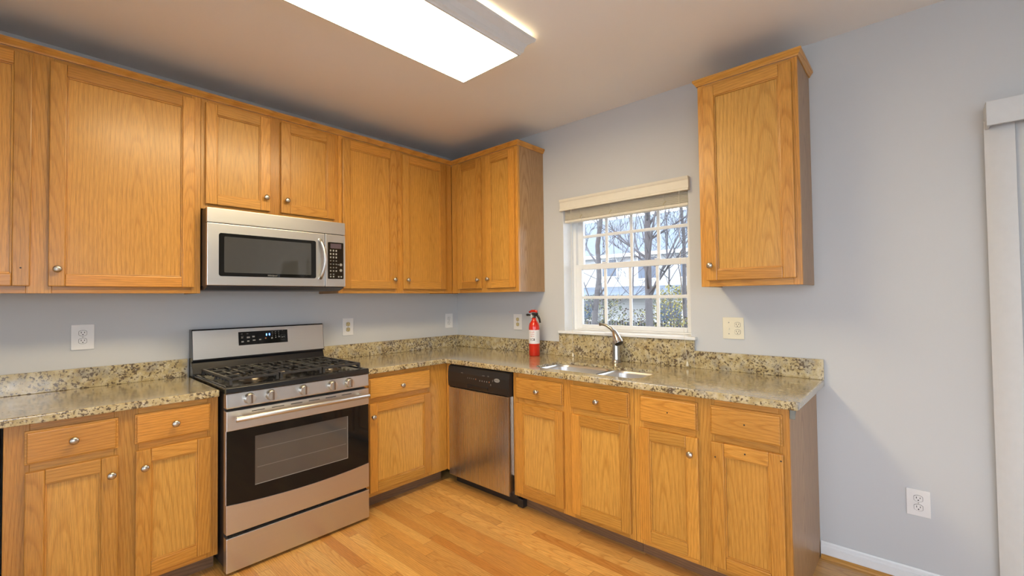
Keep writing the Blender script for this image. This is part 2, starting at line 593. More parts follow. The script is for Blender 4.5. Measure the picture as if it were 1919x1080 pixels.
def door(side, p, s0, s1, z0, z1, parent, knob_at=None, holes=(), name='door'):
    mb = MB()
    t = 0.020
    o0 = 0.0008
    fb(mb, side, p, s0, s0 + SW, o0, t, z0, z1, M['oak'], 'v', 0.0035)
    fb(mb, side, p, s1 - SW, s1, o0, t, z0, z1, M['oak'], 'v', 0.0035)
    fb(mb, side, p, s0 + SW + 0.0003, s1 - SW - 0.0003, o0, t - 0.0004, z0, z0 + SW, M['oak'], 'h', 0.0035)
    fb(mb, side, p, s0 + SW + 0.0003, s1 - SW - 0.0003, o0, t - 0.0004, z1 - SW - 0.002, z1, M['oak'], 'h', 0.0035)
    # stepped bead around the opening, then the flat veneer panel
    a0, a1, b0, b1 = s0 + SW - 0.001, s1 - SW + 0.001, z0 + SW - 0.001, z1 - SW - 0.001
    bw = 0.007
    fb(mb, side, p, a0, a0 + bw, o0, 0.0145, b0, b1, M['oak'], 'v', 0.002)
    fb(mb, side, p, a1 - bw, a1, o0, 0.0145, b0, b1, M['oak'], 'v', 0.002)
    fb(mb, side, p, a0 + bw, a1 - bw, o0, 0.0143, b0, b0 + bw, M['oak'], 'h', 0.002)
    fb(mb, side, p, a0 + bw, a1 - bw, o0, 0.0143, b1 - bw, b1, M['oak'], 'h', 0.002)
    fb(mb, side, p, a0, a1, 0.002, 0.0075, b0, b1, M['oak_panel'], 'v', 0)
    # thumbnail lip around the outside
    for hs, hz in holes:
        screw_hole(mb, side, pt(side, p, 0, t, 0)[1 if side == 'A' else 0], hs, hz)
    d = mb.build(name, parent)
    if knob_at:
        knob(side, (p - t), knob_at[0], knob_at[1], d)
    return d


def drawer(side, p, s0, s1, z0, z1, parent, knob_at=None, hole=None):
    mb = MB()
    t = 0.020
    fb(mb, side, p, s0, s1, 0.0008, 0.011, z0, z1, M['oak'], 'h', 0.003)
    bd = random.random()
    fb(mb, side, p, s0 + 0.006, s1 - 0.006, 0.0085, t, z0 + 0.006, z1 - 0.006, M['oak'], 'h', 0.006, 3, bd)
    if hole:
        screw_hole(mb, side, p - t, hole[0], hole[1])
    d = mb.build('drawer', parent)
    if knob_at:
        knob(side, p - t, knob_at[0], knob_at[1], d)
    return d


def cabinet_body(side, p, back, s0, s1, z0, z1, stiles, rails, parent, zb=None, left_side='oak_side', right_side='oak_side', toe=None, top=True):
    """face frame and carcass. back = wall plane coordinate"""
    mb = MB()
    th = 0.020
    for a, b in stiles:
        fb(mb, side, p, a, b, -th, 0, z0, z1, M['oak'], 'v', 0.001, 1)
    st = sorted(stiles)
    for i in range(len(st) - 1):
        for a, b in rails:
            fb(mb, side, p, st[i][1] + 0.0002, st[i + 1][0] - 0.0002, -th, -0.0003, a, b, M['oak'], 'h', 0.001, 1)
    depth = abs(p - back)
    zl = 0.0 if toe else z0

    def panel(a, b, c, d, m, g='v', oa=-depth + 0.0015, ob=-th):
        fb(mb, side, p, a, b, oa, ob, c, d, m, g, 0.0)
    for a, b, mt in ((s0, s0 + 0.012, left_side), (s1 - 0.012, s1, right_side)):
        panel(a, b, z0, z1, M[mt])
        if toe:
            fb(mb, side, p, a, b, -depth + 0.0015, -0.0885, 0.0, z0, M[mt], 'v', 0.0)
    panel(s0 + 0.012, s1 - 0.012, z0 + 0.012, z0 + 0.026, M['oak_side'], 'h')
    if top:
        panel(s0 + 0.012, s1 - 0.012, z1 - 0.016, z1, M['oak_side'], 'h')
    panel(s0 + 0.012, s1 - 0.012, z0 + 0.026, z1 - 0.016, M['oak_side'], 'v', -depth + 0.0015, -depth + 0.008)
    o = mb.build('body', parent)
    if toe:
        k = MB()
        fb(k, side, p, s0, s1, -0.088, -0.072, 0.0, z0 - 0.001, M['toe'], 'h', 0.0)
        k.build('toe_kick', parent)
    return o


# ------------------------------------------------------------------ room shell
H = 2.605
XW, YS = -4.9, -6.0          # west and south walls
TB = 0.19                    # window wall thickness
# openings in the east (window) wall: y range and z range
WIN = (-2.14, -1.207, 1.068, 2.045)
SLD = (-5.25, -3.47, 0.0, 2.03)
mb = MB(); mb.box(XW - .15, TB, YS - .15, .15, -0.12, 0.0, M['floor']); struct(mb.build('floor'), 'oak strip floor of the kitchen', 'floor')
M['bounce_carpet'] = plain('pale_bounce_carpet', (0.66, 0.63, 0.58), 0.95, var=.12, scale=120)  # pale floor covering added out of view to bounce light upward
mb = MB(); mb.prism([(XW + .001, YS + .001), (-0.001, YS + .001), (-0.001, -4.0), (-3.6, -4.0), (-3.6, -0.9), (XW + .001, -0.9)], 0.0005, 0.012, 'z', M['bounce_carpet']); struct(mb.build('floor_bounce_carpet'), 'pale carpeting added out of view to bounce light to the ceiling', 'floor')
mb = MB(); mb.box(XW - .15, TB, YS - .15, .15, H, H + .12, M['ceiling']); struct(mb.build('ceiling'), 'plain painted kitchen ceiling', 'ceiling')
mb = MB(); mb.box(XW - .15, TB, 0.0, .15, 0.0, H, M['wall']); struct(mb.build('wall_north'), 'grey wall behind the range', 'wall')
mb = MB()
for y0, y1, z0, z1 in ((WIN[1], 0.0, 0, H), (SLD[1], WIN[0], 0, H), (YS, SLD[0], 0, H), (WIN[0], WIN[1], 0, WIN[2]), (WIN[0], WIN[1], WIN[3], H), (SLD[0], SLD[1], SLD[3], H)):
    mb.box(0.0, TB, y0, y1, z0, z1, M['wall'])
struct(mb.build('wall_east'), 'grey wall with the sink window and the glass door', 'wall')
mb = MB()
RW = (-4.7, -2.3, 0.15, 2.25)  # opening added in the unseen rear wall to let in more daylight
for x0, x1, z0, z1 in ((XW - .15, RW[0], 0, H), (RW[1], TB, 0, H), (RW[0], RW[1], 0, RW[2]), (RW[0], RW[1], RW[3], H)):
    mb.box(x0, x1, YS - .15, YS, z0, z1, M['wall'])
struct(mb.build('wall_south'), 'grey wall behind the camera', 'wall')
mb = MB()
LW = (-5.7, -2.1, 0.25, 2.3)  # opening added in the unseen west wall, daylight for the east wall
for y0, y1, z0, z1 in ((YS, LW[0], 0, H), (LW[1], 0.0, 0, H), (LW[0], LW[1], 0, LW[2]), (LW[0], LW[1], LW[3], H)):
    mb.box(XW - .15, XW, y0, y1, z0, z1, M['wall'])
struct(mb.build('wall_west'), 'grey wall left of the camera', 'wall')

mb = MB()
prof = [(0.0, 0.0), (0.013, 0.0), (0.013, 0.052), (0.010, 0.056), (0.009, 0.064), (0.005, 0.070), (0.003, 0.077), (0.0, 0.078)]
mb.sweep([(-0.001, -2.768), (-0.001, -3.40)], prof, M['white'])
struct(mb.build('baseboard_east'), 'white baseboard on the window wall', 'baseboard')
mb = MB()
prof = [(0.013, 0.0), (0.027, 0.0), (0.026, 0.008), (0.021, 0.015), (0.013, 0.018)]
mb.sweep([(-0.001, -2.770), (-0.001, -3.40)], prof, M['oak'])
struct(mb.build('trim_1'), 'oak shoe molding below the white baseboard', 'trim')

# sink window -------------------------------------------------------
wn = bpy.data.objects.new('window_1', None); COL.objects.link(wn); wn.location = (0.15, -1.673, WIN[2])
struct(wn, 'white double-hung window above the sink', 'window')
V = M['vinyl']
mb = MB()
y0, y1, z0, z1 = WIN[0] + .001, WIN[1] - .001, WIN[2] + 0.003, WIN[3] - 0.001
xa, xb = 0.128, 0.188
fwid = 0.024
mb.box(xa, xb, y0, y0 + fwid, z0, z1, V, bevel=.002); mb.box(xa, xb, y1 - fwid, y1, z0, z1, V, bevel=.002)
mb.box(xa, xb, y0 + fwid, y1 - fwid, z1 - .03, z1, V, bevel=.002); mb.box(xa, xb, y0 + fwid, y1 - fwid, z0, z0 + .012, V, bevel=.002)
mb.build('frame', wn)


def sash(name, x0, x1, ya, yb, za, zb, gl, gr, gb, gt, hz):
    s = MB()
    s.box(x0, x1, gl, yb, za, zb, V, bevel=.003); s.box(x0, x1, ya, gr, za, zb, V, bevel=.003)
    s.box(x0, x1, gr, gl, za, gb, V, bevel=.003); s.box(x0, x1, gr, gl, gt, zb, V, bevel=.003)
    o = s.build(name, wn)
    g = MB(); xm = (x0 + x1) / 2
    w = (gl - gr) / 4
    for i in (1, 2, 3):
        yy = gr + w * i
        g.box(xm - .007, xm + .005, yy - .0105, yy + .0105, gb, gt, V, bevel=.003)
    g.box(xm - .0078, xm + .0058, gr, gl, hz - .0105, hz + .0105, V, bevel=.003)
    g.build('muntins', o)
    p = MB(); p.box(xm + .0065, xm + .0095, gr, gl, gb, gt, M['glass']); p.build('pane', o)


sash('lower_sash', 0.131, 0.158, y0 + fwid, y1 - fwid + .004, 1.0835, 1.563, -1.277, -2.068, 1.113, 1.5225, 1.314)
sash('upper_sash', 0.160, 0.186, y0 + fwid, y1 - fwid + .004, 1.527, z1 - .03, -1.277, -2.068, 1.560, 1.985, 1.775)
mb = MB(); mb.box(0.122, 0.131, -1.50, -1.46, 1.563, 1.571, V, bevel=.002); mb.box(0.122, 0.131, -1.90, -1.86, 1.563, 1.571, V, bevel=.002); mb.build('sash_lock', wn)
mb = MB(); mb.box(-0.037, 0.0, -2.176, -1.171, 1.0525, 1.0705, M['white'], bevel=.005, seg=3); mb.box(0.0, 0.135, WIN[0] + .0005, WIN[1] - .0005, 1.0685, 1.0705, M['white']); mb.build('stool', wn)
mb = MB()
for yy, s in ((WIN[1], -1), (WIN[0], 1)):
    mb.box(0.0005, 0.128, yy, yy + s * .0015, 1.0705, WIN[3], M['white'])
mb.box(0.0005, 0.128, WIN[0], WIN[1], WIN[3] - .0015, WIN[3], M['white'])
mb.build('jamb', wn)

# sliding glass door (beyond the right edge of the picture) and unseen window added behind the camera for daylight
dr = bpy.data.objects.new('door_1', None); COL.objects.link(dr); dr.location = (0.1, -4.36, 0); struct(dr, 'white sliding glass door behind the vertical blind', 'door')
mb = MB()
a, b, c, d = SLD
mb.box(.02, .16, a, a + .05, 0, d, V); mb.box(.02, .16, b - .05, b, 0, d, V); mb.box(.02, .16, a + .05, b - .05, d - .05, d, V); mb.box(.02, .16, a + .05, b - .05, 0, .03, V)
mid = (a + b) / 2
for u0, u1, xx in ((a + .05, mid + .03, .05), (mid - .03, b - .05, .10)):
    mb.box(xx, xx + .04, u0, u0 + .06, .03, d - .05, V); mb.box(xx, xx + .04, u1 - .06, u1, .03, d - .05, V)
    mb.box(xx, xx + .04, u0 + .06, u1 - .06, .03, .11, V); mb.box(xx, xx + .04, u0 + .06, u1 - .06, d - .11, d - .05, V)
mb.build('door_frame', dr)
for u0, u1, xx in ((a + .11, mid - .03, .07), (mid + .03, b - .11, .12)):
    g = MB(); g.box(xx, xx + .005, u0, u1, .11, d - .11, M['glass']); g.build('pane', dr)
w2 = bpy.data.objects.new('added_window_2', None); COL.objects.link(w2); w2.location = (-3.5, YS - .08, .8); struct(w2, 'window added in the unseen wall behind the camera for daylight', 'window')
mb = MB()
a, b, c, d = RW
for x0, x1, z0_, z1_ in ((a, a + .05, c, d), (b - .05, b, c, d), (a + .05, b - .05, c, c + .05), (a + .05, b - .05, d - .05, d), ((a + b) / 2 - .03, (a + b) / 2 + .03, c + .05, d - .05)):
    mb.box(x0, x1, YS - .12, YS - .05, z0_, z1_, V)
mb.build('frame', w2)
g = MB(); g.box(a + .05, b - .05, YS - .09, YS - .085, c + .05, d - .05, M['glass']); g.build('pane', w2)

w3 = bpy.data.objects.new('added_window_3', None); COL.objects.link(w3); w3.location = (XW - .08, -3.9, .25); struct(w3, 'wide window added in the unseen wall left of the camera for daylight', 'window')  # added out of view as a daylight source facing the window wall
mb = MB()
a, b, c, d = LW
for u0, u1, z0_, z1_ in ((a, a + .05, c, d), (b - .05, b, c, d), (a + .05, b - .05, c, c + .05), (a + .05, b - .05, d - .05, d), ((a + b) / 2 - .03, (a + b) / 2 + .03, c + .05, d - .05)):
    mb.box(XW - .12, XW - .05, u0, u1, z0_, z1_, V)
mb.build('frame', w3)
g = MB(); g.box(XW - .09, XW - .085, a + .05, b - .05, c + .05, d - .05, M['glass']); g.build('pane', w3)

# ------------------------------------------------------------------ wall cabinets
PA, PB = -0.29, -0.30
ZB, ZT = 1.363, 2.430
DT, DB = 2.410, 1.395
RAILS = [(ZB, 1.405), (2.395, ZT)]
t = thing('wall_cabinet', 'wide two-door oak wall cabinet left of the microwave, above the left counter', 'cabinet', (-2.67, -0.15, ZB))
cabinet_body('A', PA, 0, -3.275, -2.0705, ZB, ZT, [(-3.275, -3.235), (-2.712, -2.633), (-2.112, -2.0705)], RAILS, t)
door('A', PA, -3.245, -2.700, DB, DT, t, None, [(-2.728, 1.473)])
door('A', PA, -2.645, -2.101, DB, DT, t, (-2.617, 1.472))
t = thing('wall_cabinet', 'short two-door oak wall cabinet right above the microwave', 'cabinet', (-1.68, -0.15, 1.825))
cabinet_body('A', PA, 0, -2.0695, -1.2905, 1.825, ZT, [(-2.0695, -2.035), (-1.735, -1.648), (-1.330, -1.2905)], [(1.825, 1.862), (2.395, ZT)], t)
door('A', PA, -2.051, -1.722, 1.853, DT, t, (-1.748, 1.930))
door('A', PA, -1.660, -1.320, 1.853, DT, t, (-1.630, 1.930))
t = thing('wall_cabinet', 'tall two-door oak wall cabinet between the microwave and the room corner', 'cabinet', (-0.8, -0.15, ZB))
cabinet_body('A', PA, 0, -1.2895, -0.302, ZB, ZT, [(-1.2895, -1.255), (-0.855, -0.780), (-0.390, -0.302)], RAILS, t)
door('A', PA, -1.266, -0.844, DB, DT, t, (-0.872, 1.464))
door('A', PA, -0.789, -0.379, DB, DT, t, (-0.757, 1.464))
t = thing('wall_cabinet', 'narrow two-door oak wall cabinet in the corner beside the sink window, with plain end panel', 'cabinet', (-0.15, -0.6, ZB))
cabinet_body('B', PB, 0, 0.0015, 1.026, ZB, ZT, [(0.291, 0.384), (0.643, 0.717), (0.985, 1.026)], RAILS, t)
door('B', PB, 0.374, 0.652, DB, DT, t, (0.624, 1.463))
door('B', PB, 0.708, 1.001, DB, DT, t, (0.735, 1.465))
t = thing('wall_cabinet', 'single-door oak wall cabinet hanging alone right of the sink window', 'cabinet', (-0.15, -2.54, ZB))
cabinet_body('B', PB, 0, 2.313, 2.770, ZB, ZT, [(2.313, 2.355), (2.735, 2.770)], RAILS, t)
door('B', PB, 2.345, 2.748, DB, DT, t, (2.369, 1.472))
CROWN = [(0.0, 2.4305), (0.005, 2.4305), (0.008, 2.437), (0.017, 2.449), (0.020, 2.452), (0.020, 2.463), (0.0, 2.463)]
mb = MB()
mb.sweep([(-0.003, -2.313), (PB, -2.313), (PB, -2.770), (-0.003, -2.770)][::-1], [(-o, z) for o, z in CROWN], M['oak'])
mb.build('crown_molding', t)
mb = MB()
mb.sweep([(-3.275, -0.003), (-3.275, PA), (PB, PA), (PB, -1.026), (-0.003, -1.026)], [(o, z) for o, z in CROWN], M['oak'])
tag(mb.build('crown_molding', None, (-1.8, -0.2, 2.4305)), 'long oak crown molding strip along the tops of the joined wall cabinets', 'molding')

# ------------------------------------------------------------------ base cabinets
BA, BB = -0.60, -0.627
TZ, CT = 0.085, 0.8525
BR = [(TZ, 0.125), (0.655, 0.705), (0.818, CT)]
DZ = (0.115, 0.665); WZ = (0.695, 0.825)
t = thing('base_cabinet', 'oak base cabinet with two drawers and two doors left of the range', 'cabinet', (-2.42, -0.3, 0))
cabinet_body('A', BA, 0, -2.768, -2.067, TZ, CT, [(-2.768, -2.700), (-2.452, -2.372), (-2.112, -2.067)], BR, t, toe=True, top=False)
drawer('A', BA, -2.714, -2.440, *WZ, t, (-2.578, 0.764))
drawer('A', BA, -2.385, -2.101, *WZ, t, (-2.243, 0.761))
door('A', BA, -2.712, -2.440, *DZ, t, (-2.463, 0.590))
door('A', BA, -2.382, -2.101, *DZ, t, (-2.353, 0.590))
t = thing('base_cabinet', 'oak base cabinet at the left edge of the picture, only its edge showing', 'cabinet', (-3.1, -0.3, 0))
cabinet_body('A', BA, 0, -3.40, -2.781, TZ, CT, [(-3.40, -3.36), (-2.83, -2.781)], BR, t, toe=True, top=False)
drawer('A', BA, -3.37, -2.82, *WZ, t, (-3.09, 0.762))
door('A', BA, -3.37, -2.82, *DZ, t, (-3.34, 0.590))
t = thing('base_cabinet', 'oak base cabinet with one drawer and one door between range and dishwasher', 'cabinet', (-1.0, -0.3, 0))
cabinet_body('A', BA, 0, -1.288, -0.628, TZ, CT, [(-1.288, -1.245), (-0.797, -0.628)], BR, t, toe=True, top=False)
drawer('A', BA, -1.257, -0.785, *WZ, t, (-1.021, 0.752))
door('A', BA, -1.254, -0.785, *DZ, t, (-1.235, 0.585))
mb = MB(); mb.box(BB, BB + .02, -0.650, BA - .0005, TZ, CT, M['oak'], bevel=.001); mb.build('corner_filler', t)
t = thing('base_cabinet', 'oak sink base cabinet with two knobbed drawers, just right of the dishwasher', 'cabinet', (-0.3, -1.66, 0))
cabinet_body('B', BB, 0, 1.256, 2.079, TZ, CT, [(1.256, 1.300), (1.632, 1.712), (2.047, 2.079)], BR, t, toe=True, top=False)
drawer('B', BB, 1.288, 1.646, *WZ, t, (1.466, 0.757))
drawer('B', BB, 1.697, 2.058, *WZ, t, (1.876, 0.757))
door('B', BB, 1.288, 1.645, *DZ, t)
door('B', BB, 1.706, 2.061, *DZ, t)
t = thing('base_cabinet', 'oak base cabinet with two knobless drawers at the open end of the counter', 'cabinet', (-0.3, -2.42, 0))
cabinet_body('B', BB, 0, 2.081, 2.765, TZ, CT, [(2.081, 2.130), (2.388, 2.472), (2.728, 2.765)], BR, t, toe=True, top=False)
drawer('B', BB, 2.117, 2.401, *WZ, t, None, (2.262, 0.760))
drawer('B', BB, 2.457, 2.741, *WZ, t, None, (2.600, 0.762))
door('B', BB, 2.113, 2.401, *DZ, t, (2.371, 0.590))
door('B', BB, 2.460, 2.743, *DZ, t, None, [(2.478, 0.600), (2.600, 0.638), (2.735, 0.640)])
mb = MB(); mb.prism([(-0.630, 0.8525), (-0.590, 0.8525), (-0.596, 0.842), (-0.616, 0.830), (-0.626, 0.812), (-0.630, 0.812)], -2.785, -2.766, 'y', M['bracket'], bevel=.002); mb.build('bracket', t)

# ------------------------------------------------------------------ countertops
CZ0, CZ1 = 0.8535, 0.887
SZ = 0.989
G = M['granite']
t = thing('countertop', 'granite countertop with low backsplash left of the range', 'countertop', (-2.74, -0.3, CZ0))
mb = MB(); mb.box(-3.42, -2.0685, -0.631, -0.0015, CZ0, CZ1, G, bevel=.006, seg=3); mb.build('slab', t)
mb = MB(); mb.box(-3.42, -2.0685, -0.021, -0.0015, CZ1 + .0003, SZ, G, bevel=.002); mb.build('backsplash', t)
t = thing('countertop', 'L-shaped granite countertop running around the corner past the sink', 'countertop', (-0.3, -1.4, CZ0))
poly = [(-1.2900, -0.0015), (-1.2900, -0.631), (-0.668, -0.631), (-0.656, -0.643), (-0.656, -2.802), (-0.0015, -2.802), (-0.0015, -0.0015)]
mb = MB(); mb.prism(poly, CZ0, CZ1, 'z', G, bevel=.006, seg=3)
slab = mb.build('slab', t)


def rrect(y0, y1, x0, x1, r, n=6):
    pts = []
    for cx, cy, a0 in ((x1 - r, y1 - r, 0), (x0 + r, y1 - r, 90), (x0 + r, y0 + r, 180), (x1 - r, y0 + r, 270)):
        for i in range(n + 1):
            a_ = math.radians(a0 + 90 * i / n)
            pts.append((cx + r * math.cos(a_), cy + r * math.sin(a_)))
    return pts


SY0, SY1, SX0, SX1 = -2.068, -1.358, -0.568, -0.248
cm = MB(); cm.prism(rrect(SY0, SY1, SX0, SX1, 0.07), CZ0 - .05, CZ1 + .05, 'z', G)
cut = cm.build('cutter')
bpy.context.view_layer.update()
md = slab.modifiers.new('cut', 'BOOLEAN'); md.operation = 'DIFFERENCE'; md.object = cut; md.solver = 'EXACT'
bpy.context.view_layer.update()
me = bpy.data.meshes.new_from_object(slab.evaluated_get(bpy.context.evaluated_depsgraph_get()))
slab.modifiers.clear(); slab.data = me
bpy.data.objects.remove(cut)
mb = MB()
mb.box(-1.2900, -0.0015, -0.021, -0.0015, CZ1 + .0003, SZ, G, bevel=.002)
mb.box(-0.021, -0.0015, -1.170, -0.0215, CZ1 + .0003, SZ, G, bevel=.002)
mb.box(-0.021, -0.0015, -2.802, -2.163, CZ1 + .0003, SZ, G, bevel=.002)
mb.box(-0.0215, -0.0015, -2.163, -1.170, CZ1 + .0003, 1.0518, G, bevel=.002)
mb.build('backsplash', t)

# ------------------------------------------------------------------ sink and faucet
t = thing('sink', 'stainless double-bowl sink set under the granite counter', 'sink', (-0.41, -1.71, CZ0))


def basin(y0, y1, x0, x1, r, ztop, zbot):
    mb = MB()
    rings = []
    outer = rrect(y0 - .0012, y1 + .0012, x0 - .0012, x1 + .0012, r + .0012)
    lev = [(outer, ztop), (rrect(y0, y1, x0, x1, r), ztop), (rrect(y0 + .004, y1 - .004, x0 + .004, x1 - .004, r), ztop - .02),
           (rrect(y0 + .012, y1 - .012, x0 + .012, x1 - .012, r * .9), zbot + .03), (rrect(y0 + .035, y1 - .035, x0 + .035, x1 - .035, r * .7), zbot)]
    o = 0; n = len(outer)
    for ring, z in lev:
        mb.v += [(p[0], p[1], z) for p in ring]
    for k in range(len(lev) - 1):
        for i in range(n):
            j = (i + 1) % n
            mb.face((k * n + j, k * n + i, (k + 1) * n + i, (k + 1) * n + j), M['sink_steel'], True)
    mb.face([(len(lev) - 1) * n + i for i in range(n)], M['sink_steel'])
    b = mb.build('basin', t)
    d = MB(); d.lathe([(0.045, 0), (0.045, 0.003), (0.034, 0.003), (0.030, 0.001), (0.002, 0.001)], ((x0 + x1) / 2, (y0 + y1) / 2, zbot + .0005), (0, 0, 1), M['dull_steel'], 20)
    d.build('drain', b)


basin(-1.7600, -1.3600, -0.566, -0.250, 0.068, 0.8690, 0.68)
basin(-2.0660, -1.7840, -0.566, -0.250, 0.068, 0.8690, 0.69)
mb = MB(); mb.box(-0.566, -0.250, -1.7835, -1.7605, 0.850, 0.8665, M['sink_steel'], bevel=.003, seg=3); mb.build('divider', t)

FX, FY = -0.092, -1.683
t = thing('faucet', 'single-lever metal faucet behind the double-bowl sink', 'faucet', (FX, FY, CZ1))
mb = MB(); mb.lathe([(0.031, 0), (0.031, 0.004), (0.027, 0.008), (0.0245, 0.03), (0.0235, 0.125), (0.022, 0.142), (0.012, 0.150), (0.002, 0.152)], (FX, FY, CZ1 + .0003), (0, 0, 1), M['dull_steel'], 24); mb.build('body', t)
mb = MB()
hp = Vector((FX - .004, FY + .012, 1.094)); he = Vector((FX - .022, FY - .034, 1.016))
ax = (he - hp)
mb.lathe([(0.006, -0.006), (0.014, 0.0), (0.019, 0.018), (0.025, 0.050), (0.0305, ax.length - .006), (0.029, ax.length)], hp, ax, M['chrome'], 24, cap=False)
mb.lathe([(0.029, ax.length - .001), (0.026, ax.length + .006), (0.004, ax.length + .004)], hp, ax, M['black_plastic'], 24)
mb.build('spray_head', t)
mb = MB()
mb.tube([(FX + .004, FY + .004, 1.01), (FX + .004, FY + .008, 1.05), (FX + .003, FY + .016, 1.085), (FX, FY + .035, 1.108), (FX - .002, FY + .07, 1.128), (FX - .003, FY + .10, 1.134), (FX - .003, FY + .118, 1.133)],
        [0.015, 0.0145, 0.0135, 0.0115, 0.0095, 0.0085, 0.0120], M['dull_steel'], 12)
mb.build('lever', t)

# ------------------------------------------------------------------ range
RX0, RX1 = -2.056, -1.305
RC = (RX0 + RX1) / 2
t = thing('range', 'stainless steel gas range with black glass oven door', 'range', (RC, -0.35, 0))
ST = M['steel']; BK = M['black']
mb = MB()
mb.box(RX0 + .002, RX1 - .002, -0.648, -0.030, 0.03, 0.872, M['black_side'], bevel=.003)
for fx in (RX0 + .05, RX1 - .05):
    for fy in (-.6, -.08):
        mb.lathe([(0.018, 0), (0.018, 0.031)], (fx, fy, 0), (0, 0, 1), M['black_plastic'], 12)
mb.build('body', t)
mb = MB(); mb.prism([(-0.6485, 0.7985), (-0.690, 0.7985), (-0.693, 0.803), (-0.688, 0.8685), (-0.6485, 0.8685)], RX0, RX1, 'x', ST, bevel=.0015); mb.build('control_panel', t)
for kx in (-1.956, -1.856, -1.692, -1.533, -1.432):
    mb = MB()
    kp = (kx, -0.6915, 0.836)
    mb.lathe([(0.0270, 0), (0.0270, 0.004), (0.0245, 0.006), (0.0240, 0.024), (0.0225, 0.026)], kp, (0, -1, 0), M['knob_steel'], 28)
    kb = mb.build('knob', t)
    g = MB(); g.box(kx - .0055, kx + .0055, -0.7275, -0.7170, 0.836 - .0215, 0.836 + .0215, M['knob_grip'], bevel=.0015); g.build('grip', kb)
# oven door
mb = MB()
dz0, dz1 = 0.197, 0.785
mb.box(RX0, RX1, -0.680, -0.6495, dz0, dz1, ST, bevel=.002)
mb.box(RX0, RX1, -0.692, -0.680, 0.690, dz1, ST, bevel=.0025)
low = [(RX0, dz0), (RX1, dz0), (RX1, 0.338)]
N = 14
for i in range(1, N):
    u = 1 - i / N
    low.append((RX0 + (RX1 - RX0) * u, 0.338 - 0.020 * (1 - (2 * u - 1) ** 2)))
low.append((RX0, 0.338))
mb.prism(low, -0.692, -0.680, 'y', ST, bevel=.0015)
for i in range(6):
    sx = RC - .235 + i * .094
    mb.box(sx - .03, sx + .03, -0.6925, -0.688, 0.7685, 0.7725, M['hole'])
od = mb.build('oven_door', t)
gl = [(RX0 + .002, 0.689), (RX0 + .002, 0.339)]
for i in range(1, N):
    u = i / N
    gl.append((RX0 + .002 + (RX1 - RX0 - .004) * u, 0.339 - 0.020 * (1 - (2 * u - 1) ** 2)))
gl += [(RX1 - .002, 0.339), (RX1 - .002, 0.689)]
mb = MB(); mb.prism(gl, -0.691, -0.6803, 'y', M['black_glass']); g = mb.build('glass_panel', od)
mb = MB()
wx0, wx1, wz0, wz1 = -1.930, -1.438, 0.401, 0.644
mb.box(wx0, wx1, -0.6916, -0.6905, wz0, wz1, M['oven_window'])
for a_ in (0.485, 0.575):
    mb.box(wx0 + .01, wx1 - .01, -0.69175, -0.6915, a_, a_ + .003, M['print_dim'])
for x0_, x1_, z0_, z1_ in ((wx1 - .003, wx1, wz0, wz1), (wx0, wx1 - .003, wz0, wz0 + .003)):
    mb.box(x0_, x1_, -0.6918, -0.6914, z0_, z1_, M['print'])
mb.build('window', od)
mb = MB()
hz = 0.752
mb.tube([(-2.032, -0.742, hz), (-2.028, -0.742, hz), (-1.332, -0.742, hz), (-1.328, -0.742, hz)], [0.010, 0.0125, 0.0125, 0.010], M['steel'], 16)
for hx in (-1.995, -1.365):
    mb.tube([(hx, -0.690, hz), (hx, -0.742, hz)], 0.009, M['steel'], 12)
mb.build('handle', od)
mb = MB()
mb.box(RX0, RX1, -0.692, -0.6495, 0.016, 0.180, ST, bevel=.003)
mb.prism([(-0.6495, 0.1803), (-0.682, 0.1803), (-0.668, 0.193), (-0.6495, 0.193)], RX0 + .01, RX1 - .01, 'x', BK)
mb.build('drawer', t)
# cooktop
mb = MB()
mb.prism([(-0.6495, 0.8725), (-0.6495, 0.8690), (-0.690, 0.8690), (-0.694, 0.874), (-0.693, 0.896), (-0.686, 0.9035), (-0.672, 0.9035), (-0.664, 0.899), (-0.130, 0.899), (-0.125, 0.9035), (-0.110, 0.9035), (-0.110, 0.8725)], RX0 - .002, RX1 + .002, 'x', BK, bevel=.0008)
for sx in (RX0 + .004, RX1 - .016):
    mb.box(sx, sx + .012, -0.665, -0.130, 0.899, 0.904, BK, bevel=.002)
mb.build('cooktop', t)
BUR = [(-1.885, -0.525, .046), (-1.885, -0.265, .040), (RC, -0.395, .050), (-1.475, -0.525, .050), (-1.475, -0.265, .036)]
for bx, by, br in BUR:
    mb = MB()
    mb.lathe([(br + .022, 0), (br + .018, 0.003), (br, 0.005), (br, 0.013), (br - .004, 0.015)], (bx, by, 0.8992), (0, 0, 1), M['burner'], 24)
    b = mb.build('burner', t)
    c = MB(); c.lathe([(br - .004, 0.0), (br - .002, 0.003), (br - .004, 0.009), (br - .014, 0.011), (0.002, 0.011)], (bx, by, 0.9143), (0, 0, 1), M['iron'], 24); c.build('burner_cap', b)


